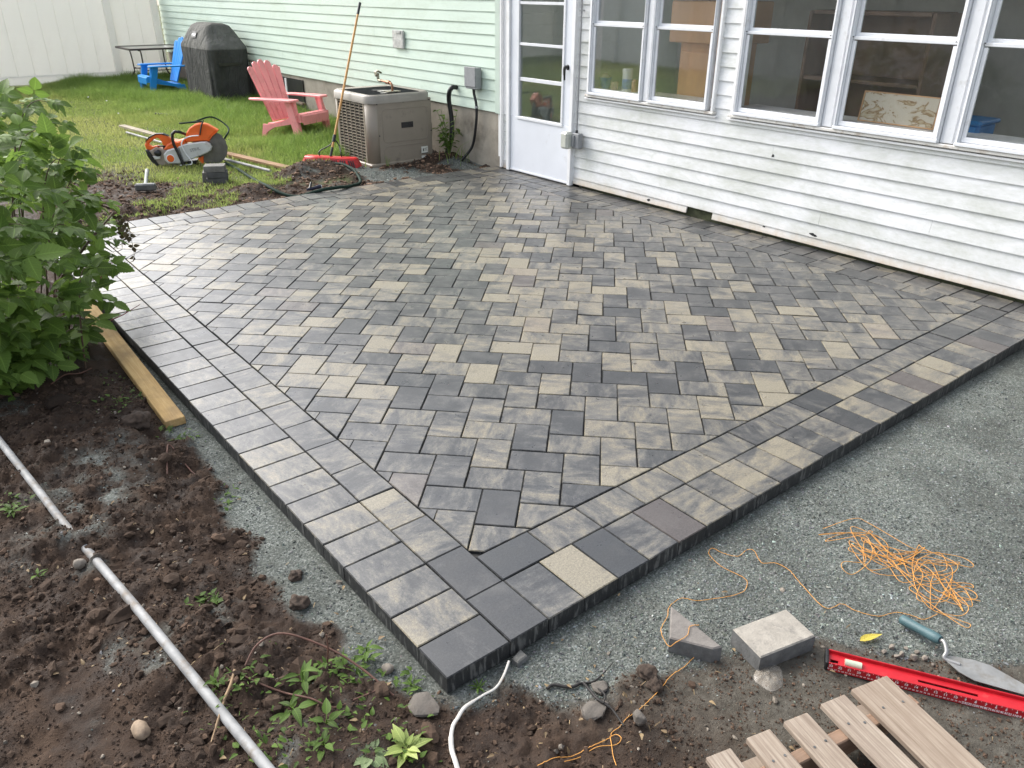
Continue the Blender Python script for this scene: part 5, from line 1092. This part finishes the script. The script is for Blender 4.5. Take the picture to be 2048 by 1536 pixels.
# ------------------------------------------------------------------ leaves and plants
def leaf_mat(name, base, hi, trans=.35):
    m, t, b = nodes(name); uv = nn(t, 'ShaderNodeUVMap').outputs[0]; sep = nn(t, 'ShaderNodeSeparateXYZ'); t.links.new(uv, sep.inputs[0])
    au = mth(t, 'ABSOLUTE', sep.outputs[0]); w_ = mth(t, 'SUBTRACT', mth(t, 'MULTIPLY', sep.outputs[1], 9.), mth(t, 'MULTIPLY', au, 3.4)); fr = mth(t, 'ABSOLUTE', mth(t, 'SUBTRACT', mth(t, 'FRACT', w_), .5))
    oi = nn(t, 'ShaderNodeObjectInfo'); geo = nn(t, 'ShaderNodeNewGeometry'); rnd = mth(t, 'FRACT', mth(t, 'ADD', oi.outputs['Random'], geo.outputs['Random Per Island']))
    c = ramp(t, rnd, [(0, tuple(x*.55 for x in base)), (.5, base), (1, hi)]); tc = nn(t, 'ShaderNodeTexCoord').outputs['Object']
    c = mix(t, ramp(t, fr, [(.0, (.35,)*3), (.12, (0,)*3)]), c, tuple(x*1.5 for x in hi)); c = mix(t, ramp(t, au, [(0, (.6,)*3), (.05, (0,)*3)]), c, tuple(min(1, x*1.8) for x in hi))
    t.links.new(c, b.inputs['Base Color']); b.inputs['Roughness'].default_value = .55; b.inputs['Specular IOR Level'].default_value = .25
    bump(t, b, mth(t, 'MULTIPLY', fr, -1.), .35, .004)
    tl = nn(t, 'ShaderNodeBsdfTranslucent'); t.links.new(mix(t, .5, c, tuple(min(1, x*1.6) for x in hi)), tl.inputs[0]); ms = nn(t, 'ShaderNodeMixShader'); ms.inputs[0].default_value = trans
    out = t.nodes['Material Output']; t.links.new(b.outputs[0], ms.inputs[1]); t.links.new(tl.outputs[0], ms.inputs[2]); t.links.new(ms.outputs[0], out.inputs[0]); return m
MLEAF = leaf_mat('raspberry leaf', (.082, .145, .026), (.150, .235, .045), .40); MWEED = leaf_mat('weed leaf', (.070, .125, .022), (.11, .185, .032)); MPALE = leaf_mat('pale lettuce leaf', (.28, .36, .10), (.40, .46, .16)); MDRY = leaf_mat('withered leaf', (.06, .05, .025), (.10, .08, .04), .1)
MCANE = M('raspberry cane', (.085, .052, .030), .7, .3, 20); MGST = M('green stalk', (.09, .14, .03), .6, .2, 20)
def leaflet(V, F, UV, org, d, up, L, Wd, n=9, serr=.10, curl=.25, fold=.25, rs=random):
    d = d.normalized(); sd = d.cross(up).normalized(); up = sd.cross(d).normalized(); b = len(V); tw = rs.uniform(-.15, .15)
    for i in range(n+1):
        v = i/n; wv = Wd*.5*(math.sin(math.pi*min(1, v**.72*1.0))**.85)*(1-.15*v)
        if i == n: wv = 0.0008
        ser = 1+serr*(1 if i % 2 else -1)*(0 if i in (0, n) else 1); dro = -curl*L*v*v
        c = org+d*(L*v)+up*dro+sd*(tw*L*v*v)
        V.append(c-sd*(wv*ser)+up*(fold*wv)); V.append(c); V.append(c+sd*(wv*ser)+up*(fold*wv)); UV += [(-.5 if wv > .001 else 0, v), (0, v), (.5 if wv > .001 else 0, v)]
    for i in range(n): a = b+i*3; F += [(a, a+1, a+4, a+3), (a+1, a+2, a+5, a+4)]
def stick(V, F, UV, p, q, r):
    b = len(V); d = (q-p).normalized(); s_ = d.cross(Vector((.3, .2, .9))).normalized(); t_ = d.cross(s_)
    for c in (p, q):
        for k in range(3): V.append(c+(s_*math.cos(k*2.094)+t_*math.sin(k*2.094))*r); UV.append((0, 0))
    for k in range(3): F.append((b+k, b+(k+1) % 3, b+3+(k+1) % 3, b+3+k))
def compound(rs, n=3, L=.085):
    V, F, UV = [], [], []; o0 = Vector((0, 0, 0)); x = Vector((1, 0, 0)); up = Vector((0, 0, 1)); pet = L*.7
    stick(V, F, UV, o0, x*pet, .0014); J = x*pet
    leaflet(V, F, UV, J+x*L*.22, Vector((1, rs.uniform(-.1, .1), -.12)), up, L*1.1, L*.80, 16, .11, rs.uniform(.1, .32), rs.uniform(.1, .35), rs); stick(V, F, UV, J, J+x*L*.22, .0012)
    for sg in (-1, 1):
        leaflet(V, F, UV, J+Vector((0, sg*.003, 0)), Vector((rs.uniform(.15, .4), sg, -.15)), up, L*rs.uniform(.85, 1), L*.66, 14, .11, rs.uniform(.12, .35), rs.uniform(.1, .3), rs)
        if n == 5: leaflet(V, F, UV, x*pet*.45+Vector((0, sg*.003, 0)), Vector((rs.uniform(.1, .3), sg, -.2)), up, L*.8, L*.57, 14, .11, rs.uniform(.12, .35), .2, rs)
    return V, F, UV
def uv_mesh(name, V, F, UV, mat, smooth=True):
    me = bpy.data.meshes.new(name); me.from_pydata([tuple(v) for v in V], [], F); me.polygons.foreach_set('use_smooth', [smooth]*len(F))
    ul = me.uv_layers.new(name='UVMap'); vi = np.zeros(len(me.loops), np.int32); me.loops.foreach_get('vertex_index', vi); ul.data.foreach_set('uv', np.array(UV, np.float32)[vi].ravel()); me.materials.append(mat); me.update(); return me
rl = random.Random(11)
LV = [compound(rl, rl.choice([3, 3, 5]), rl.uniform(.060, .112)) for _ in range(9)]; LM = [uv_mesh('leaf', *v, MLEAF) for v in LV]; LMD = uv_mesh('withered_leaf', *compound(rl, 3, .05), MDRY)
bush = empty('raspberry_bush', (-.55, 3.3, gh(-.55, 3.3)), label='leafy green raspberry bush leaning over the patio edge', cat='bush'); bo = Vector(bush.location)
def rot_to(d, up): 
    d = d.normalized(); s_ = up.cross(d).normalized(); u_ = d.cross(s_); return Matrix((d, s_, u_)).transposed().to_4x4()
tips = []                                                            # cane tips: pixel and depth
for (px, py, Y) in [(5, 165, 3.7), (60, 190, 3.9), (105, 182, 3.6), (130, 225, 4.0), (165, 275, 3.8), (90, 240, 3.3), (30, 250, 3.2), (185, 335, 3.7), (150, 320, 3.2), (60, 310, 2.9), (215, 395, 3.8), (180, 400, 3.2), (100, 380, 2.8), (20, 370, 2.7), (245, 440, 4.0), (228, 470, 3.6), (150, 450, 2.8), (60, 450, 2.6), (235, 520, 3.5), (190, 530, 2.9), (110, 520, 2.6), (20, 520, 2.5), (205, 590, 3.1), (150, 600, 2.75), (70, 590, 2.55), (170, 655, 2.95), (110, 660, 2.75), (30, 650, 2.6), (140, 700, 2.9), (80, 720, 2.72), (20, 730, 2.62), (15, 200, 4.3), (80, 280, 4.3), (140, 350, 4.3), (-30, 600, 2.5), (-40, 450, 2.6), (-60, 300, 3.0), (-30, 230, 3.6), (-80, 200, 4.0), (-70, 550, 2.8), (60, 775, 2.78), (115, 735, 2.88), (155, 690, 3.05), (20, 785, 2.7), (90, 690, 2.75), (175, 640, 3.1), (40, 690, 2.65)]:
    tips.append(Vector(ony(px-(10 if px > 90 else 4), py+(22 if py < 300 else 6), Y)))
LEAVES = []
for k, tp in enumerate(tips):
    by = min(max(tp.y+rl.uniform(-.1, .35), 2.85), 4.1); bx = min(tp.x-rl.uniform(.1, .45), -.22); bx = max(bx, -1.5); b0 = Vector((bx, by, gh(bx, by)-.02))
    ctl = (b0*.55+tp*.45); ctl.z = max(tp.z*1.02+.05, .2)+rl.uniform(0, .1)
    pts = [b0*(1-t)**2+ctl*2*t*(1-t)+tp*t*t for t in np.linspace(0, 1, 12)]
    MB().tube([p-bo for p in pts], list(np.linspace(.0055, .0015, 12)), 5, False).build('cane', MCANE if k % 3 else MGST, bush)
    ph = rl.uniform(0, 6.28); nl = 12
    for i in range(nl):
        t = .22+.78*i/(nl-1)+rl.uniform(-.02, .02); t = min(t, 1.); f = t*11; i0 = min(int(f), 10); p = pts[i0].lerp(pts[i0+1], f-i0); ph += 2.3
        tan = (pts[i0+1]-pts[i0]).normalized(); s_ = tan.cross(Vector((0, 0, 1))); s_ = s_.normalized() if s_.length > .05 else Vector((1, 0, 0)); q_ = s_.cross(tan)
        d = s_*math.cos(ph)+q_*math.sin(ph)*.7+tan*.55+Vector((0, 0, .05)); d = d if i < nl-1 else tan
        d.z = max(d.z, -.35)*.7+rl.uniform(-.25, .12); up = Vector((rl.gauss(-.02, .45), rl.gauss(-.25, .45), 1))
        LEAVES.append((p, d, up, rl.choice([0, 1, 2, 3, 4, 5, 6, 7, 8]), rl.uniform(.5, 1.15)*(.7 if i >= nl-1 else 1)*(1.1 if t < .7 else 1)))
def pvis(p): q = CR@(np.array(p)-CC); u, v = q[0]/q[2]*CF+1024, q[1]/q[2]*CF+768; return u > -60, q[2]
LEAVES.sort(key=lambda l: (not pvis(l[0])[0], pvis(l[0])[1]))
bV, bF, bU = [], [], []
for k, (p, d, up, vi, s_) in enumerate(LEAVES):
    Mx = Matrix.Translation(p-bo)@rot_to(d, up)@Matrix.Scale(s_, 4)
    if k < 290: o_ = bpy.data.objects.new('leaf', LM[vi]); link(o_, bush); o_.matrix_local = Mx
    else:
        v, f, uu = LV[vi]; b = len(bV); bV += [Mx@x for x in v]; bF += [tuple(b+i for i in q) for q in f]; bU += uu
tag(link(bpy.data.objects.new('foliage', uv_mesh('foliage', bV, bF, bU, MLEAF)), bush), kind='stuff')
# withered sprigs and bare red twigs hanging over the pavers
for (u0, v0, u1, v1, Y) in ((235, 430, 248, 475, 3.9), (255, 440, 268, 505, 3.9), (245, 425, 252, 465, 3.85)):
    a, b = Vector(ony(u0, v0, Y)), Vector(ony(u1, v1, Y)); MB().tube([Vector(ony(175, 400, 3.9))-bo, a-bo+Vector((0, 0, .03)), a-bo, b-bo], [.003, .002, .002, .001], 4).build('twig', MCANE, bush)
    for i in range(4): o_ = bpy.data.objects.new('withered_leaf', LMD); link(o_, bush); o_.matrix_local = Matrix.Translation(a.lerp(b, i/3)-bo)@rot_to(Vector((rl.uniform(-.4, .4), rl.uniform(-.4, .4), -1)), Vector((rl.uniform(-1, 1), rl.uniform(-1, 1), .1)))@Matrix.Scale(.75, 4)
MRTW = M('red bare twig', (.20, .055, .05), .6, .2)
for P in ([(195, 655), (215, 630), (235, 605)], [(205, 648), (245, 630), (280, 609)], [(188, 560), (205, 535), (226, 525)], [(180, 590), (208, 545), (212, 520)], [(200, 640), (225, 615), (228, 602)]):
    MB().tube([Vector(ony(*p, 3.15))-bo for p in P], [.004, .003, .0015], 5).build('bare_twig', MRTW, bush)
    a = Vector(ony(*P[0], 3.15)); MB().tube([Vector((-.3, 3.2, gh(-.3, 3.2)))-bo, a-bo+Vector((-.08, .02, .02)), a-bo], [.005, .004, .004], 5).build('bare_twig', MCANE, bush)
MB().tube([Vector(ony(120, 560, 3.6))-bo, Vector(ony(180, 480, 3.75))-bo, Vector(ony(228, 425, 3.9))-bo], [.009, .008, .005], 6).build('cane', MCANE, bush)
# weeds
def rosette(n, L, Wd, lift, rs, stem=0., mat=MWEED):
    V, F, UV = [], [], []
    for i in range(n):
        a = i*2.4+rs.uniform(-.3, .3); l = L*rs.uniform(.6, 1.1); z = stem*(i/(n-1) if n > 1 else 0); d = Vector((math.cos(a), math.sin(a), lift*rs.uniform(.5, 1.4))); st_ = .25*l
        if stem: stick(V, F, UV, Vector((0, 0, 0)), Vector((0, 0, stem)), .002)
        stick(V, F, UV, Vector((0, 0, z)), Vector((0, 0, z))+d*st_, .0012); leaflet(V, F, UV, Vector((0, 0, z))+d*st_, d, Vector((0, 0, 1)), l, l*Wd, 8, .02, rs.uniform(.15, .5), rs.uniform(.1, .4), rs)
    return uv_mesh('weed', V, F, UV, mat)
def weed(p, n, L, Wd, lift, label, stem=0., mat=MWEED, seed=0, group=None):
    x, y = float(p[0]), float(p[1]); o_ = bpy.data.objects.new('weed', rosette(n, L, Wd, lift, random.Random(seed), stem, mat)); link(o_); o_.location = (x, y, gh(x, y)-.004); o_.rotation_euler = (0, 0, seed*1.3); return tag(o_, label, 'weed', group)
weed(onz(*z5(1390, 880), -.05), 8, .062, .40, .55, 'upright bright green weed with pointed leaves under the arched stem', .07, seed=1)
weed(onz(*z5(1340, 1000), -.05), 7, .055, .45, .3, 'broad leaved weed drooping below the upright bright weed', .03, seed=2)
weed(onz(*z5(1670, 720), -.05), 12, .038, .45, .6, 'tall leafy weed at the gravel strip edge by the patio', .06, seed=3)
weed(onz(*z5(1000, 910), -.05), 8, .035, .45, .6, 'small weed beside the dry root and the pipe', .04, seed=4)
weed(onz(*z5(1495, 1070), -.05), 4, .045, .55, .35, 'three leaved seedling in front of the upright weed', .02, seed=5)
weed(onz(*z5(1850, 1150), -.05), 14, .052, .50, .7, 'pale yellow green lettuce like weed clump', .01, MPALE, 6)
weed(onz(*z5(1690, 1190), -.05), 9, .055, .75, .25, 'dull pale green broad leaf weed beside the lettuce like clump', .0, leaf_mat('dull weed', (.16, .22, .10), (.22, .28, .14)), 7)
weed(onz(*z5(1480, 1170), -.05), 6, .035, .5, .5, 'small weed behind the dull broad leaf weed', .02, seed=8)
weed(onz(*z5(60, 60), -.0), 14, .04, .45, .5, 'spreading weed left of the pipe on the soil', .03, seed=9)
weed(onz(*z5(170, 335), -.0), 6, .032, .4, .5, 'tiny weed with upright leaves beside the pale stone', .02, seed=10)
weed(onz(*z6(460, 650), -.05), 12, .024, .25, .8, 'tuft of thin leaves beside the white strip', .01, seed=11)
weed(onz(*z5(1870, 840), -.05), 8, .028, .45, .5, 'small weed against the left patio edge', .02, seed=12)
# countless small leaves and blades among the big weeds
def litter(name, spots, n, L, mat, seed):
    rs = random.Random(seed); V, F, UV = [], [], []
    for _ in range(n):
        c = rs.choice(spots); x, y = rs.gauss(c[0], c[2]), rs.gauss(c[1], c[2])
        if -.01 < x and -.01 < y < YB: continue
        a = rs.uniform(0, 6.28); d = Vector((math.cos(a), math.sin(a), rs.uniform(.1, 1.2))); l = L*rs.uniform(.4, 1.2); leaflet(V, F, UV, Vector((x, y, gh(x, y)+.002+rs.random()*.012)), d, Vector((0, 0, 1)), l, l*rs.choice([.2, .55, .7]), 4, 0, rs.uniform(.1, .6), .2, rs)
    tag(link(bpy.data.objects.new(name, uv_mesh(name, V, F, UV, mat))), kind='stuff')
sp_ = [(*onz(*z5(a, b), -.05)[:2], s_) for a, b, s_ in ((1600, 780, .045), (1520, 760, .03), (1640, 850, .04), (1150, 860, .05), (1050, 960, .05), (1250, 1120, .06), (1480, 900, .05), (1200, 1180, .05), (1850, 830, .02), (1700, 1000, .06), (1450, 1180, .05), (950, 470, .02), (1830, 1130, .05), (80, 40, .04))]+[(-.12, 1.32, .03), (-.15, 2.02, .03), (-.1, 1.9, .03), (-.14, 2.45, .05), (-.25, 2.35, .05), (-.2, 2.7, .05)]
litter('ground_weeds', sp_, 520, .024, MWEED, 3)
litter('soil_litter', [(-.6, 1.2, .5), (-.3, .3, .3), (.5, -.55, .35), (.2, -.35, .2)], 260, .018, leaf_mat('dry bits', (.16, .11, .06), (.30, .22, .12), .1), 5)
lf = [g7(1150, 770, -.05), g7(1255, 732, -.05)]; V, F, UV = [], [], []; leaflet(V, F, UV, Vector((0, 0, 0)), Vector(lf[1]-lf[0]), Vector((0, 0, 1)), float(np.linalg.norm(lf[1]-lf[0])), .026, 8, .03, -.1, .4)
o_ = bpy.data.objects.new('fallen_leaf', uv_mesh('fallen_leaf', V, F, UV, leaf_mat('yellow leaf', (.55, .45, .06), (.62, .50, .12)))); link(o_); o_.location = (lf[0][0], lf[0][1], gh(*lf[0][:2])+.006); tag(o_, 'yellow fallen leaf on the gravel beside the level', 'leaf')
# plant between the air conditioner and the foundation
wp = empty('wall_plant', (4.42, 6.36, gh(4.42, 6.36)), label='leafy green plant growing by the black pipe at the foundation', cat='plant')
V, F, UV = [], [], []
for k in range(13):
    a = rl.uniform(0, 6.28); h = rl.uniform(.2, .52); tp = Vector((math.cos(a)*.12-.03, math.sin(a)*.15, h)); MB().tube([(0, 0, 0), tuple(tp*.5+Vector((0, 0, .06))), tuple(tp)], [.005, .004, .002], 5).build('stem', MGST, wp)
    for i in range(7): t = .35+.65*i/6; p = tp*t; leaflet(V, F, UV, p, Vector((rl.gauss(0, 1), rl.gauss(0, 1), rl.uniform(-.3, .5))), Vector((0, 0, 1)), rl.uniform(.05, .10), .05, 6, .04, .3, .2, rl)
tag(link(bpy.data.objects.new('foliage', uv_mesh('foliage', V, F, UV, MLEAF)), wp), kind='stuff')
# ------------------------------------------------------------------ lawn
def blades(name, n, x0, x1, y0, y1, wf, hf, wd, colf, seed):
    r = np.random.default_rng(seed); x = r.uniform(x0, x1, n); y = r.uniform(y0, y1, n); k = r.uniform(0, 1, n) < wf(x, y); x, y = x[k], y[k]; n = len(x); z = gz(x, y)-.006
    h = hf(x, y)*np.clip(r.normal(1, .28, n), .4, 1.9); a = r.uniform(0, 6.28, n); ln = h*np.clip(r.normal(.45, .3, n), 0, 1.4); la_ = r.uniform(0, 6.28, n); w_ = wd*r.uniform(.6, 1.3, n)
    dx, dy = np.cos(a)*w_, np.sin(a)*w_; lx, ly = np.cos(la_)*ln, np.sin(la_)*ln; V = np.zeros((n, 5, 3))
    V[:, 0] = np.c_[x-dx, y-dy, z]; V[:, 1] = np.c_[x+dx, y+dy, z]; V[:, 2] = np.c_[x+dx*.8+lx*.3, y+dy*.8+ly*.3, z+h*.55]; V[:, 3] = np.c_[x-dx*.8+lx*.3, y-dy*.8+ly*.3, z+h*.55]; V[:, 4] = np.c_[x+lx, y+ly, z+h*.95]
    b = np.arange(n)*5; me = np_mesh(name, V.reshape(-1, 3), np.c_[b+3, b+2, b+4], MGR, True, {'c': np.repeat(colf(x, y, r), 5, 0)}, F4=np.c_[b, b+1, b+2, b+3]); return tag(link(bpy.data.objects.new(name, me)), kind='stuff')
m, t, b = nodes('grass blade'); MGR = m; t.links.new(attr(t, 'c'), b.inputs['Base Color']); b.inputs['Roughness'].default_value = .5; b.inputs['Specular IOR Level'].default_value = .3
tl = nn(t, 'ShaderNodeBsdfTranslucent'); t.links.new(attr(t, 'c'), tl.inputs[0]); ms = nn(t, 'ShaderNodeMixShader'); ms.inputs[0].default_value = .5; t.links.new(b.outputs[0], ms.inputs[1]); t.links.new(tl.outputs[0], ms.inputs[2]); t.links.new(ms.outputs[0], t.nodes['Material Output'].inputs[0])
def lush(x, y): return np.clip(sst(2.2, 3.3, x+.09*(y-9)+(fbm(x*.9, y*.9, 81, 3)-.5)*1.6), 0, 1)
def inv(x, y):
    lft = -.87+(y+1.36)*.13; clear = ~((x > 3.48) & (x < 4.32) & (y > 6.5) & (y < 7.4)); return (x > lft-.6)*clear*(regions(x, y)[1]*(.55+.45*lush(x, y)) + .0)
def gcol(x, y, r):
    l = lush(x, y)[:, None]; n_ = len(x); f = np.clip(r.normal(.5, .28, n_), 0, 1)[:, None]; pt = sst(.45, .65, fbm(x*.8+3, y*.8, 91, 3))[:, None]
    g = np.array([.16, .26, .05])*(1-f)+np.array([.28, .39, .10])*f; yv = np.array([.34, .385, .10])*(1-f)+np.array([.48, .46, .20])*f
    mixf = np.clip((1-l)*(.35+.5*pt)+(r.random((n_, 1)) < .04)*.6, 0, 1); return g*(1-mixf)+yv*mixf
blades('lawn_grass', 330000, -.6, 4.6, 6.4, 16.62, inv, lambda x, y: (.04+.095*lush(x, y)*(.5+1.0*fbm(x*2.5, y*2.5, 95, 2)))*1.0, .0034, gcol, 3)
blades('far_grass', 60000, -6, 2.5, 6, 16.5, lambda x, y: (x < (-.87+(y+1.36)*.13)-.5)*regions(x, y)[1], lambda x, y: .06+0*x, .006, gcol, 4)
blades('foundation_grass', 9000, 3.2, 4.62, 6.0, 16.6, lambda x, y: np.maximum((x > 4.38)*(y > 7.3), np.exp(-((x-4.4)/.14)**2-((y-6.2)/.16)**2)), lambda x, y: .12+.08*fbm(x*3, y*3, 97, 2), .003, gcol, 5)
blades('edge_grass', 26000, .0, 3.0, 5.8, 7.6, lambda x, y: (1-regions(x, y)[0])*sst(.52, .66, fbm(x*2.6, y*2.6, 99, 3)), lambda x, y: .03+.02*fbm(x*3, y*3, 98, 2), .003, gcol, 6)
for k in range(14):
    x, y = rl.uniform(2.2, 3.6), rl.uniform(11, 15.8)
    MB().rock((0, 0, 0), (.014, .014, .012), k, 1).build('clover_flower', MWP, label='small white clover flower head in the lawn', cat='flower', group='clover flowers in the lawn', loc=(x, y, gh(x, y)+.07))
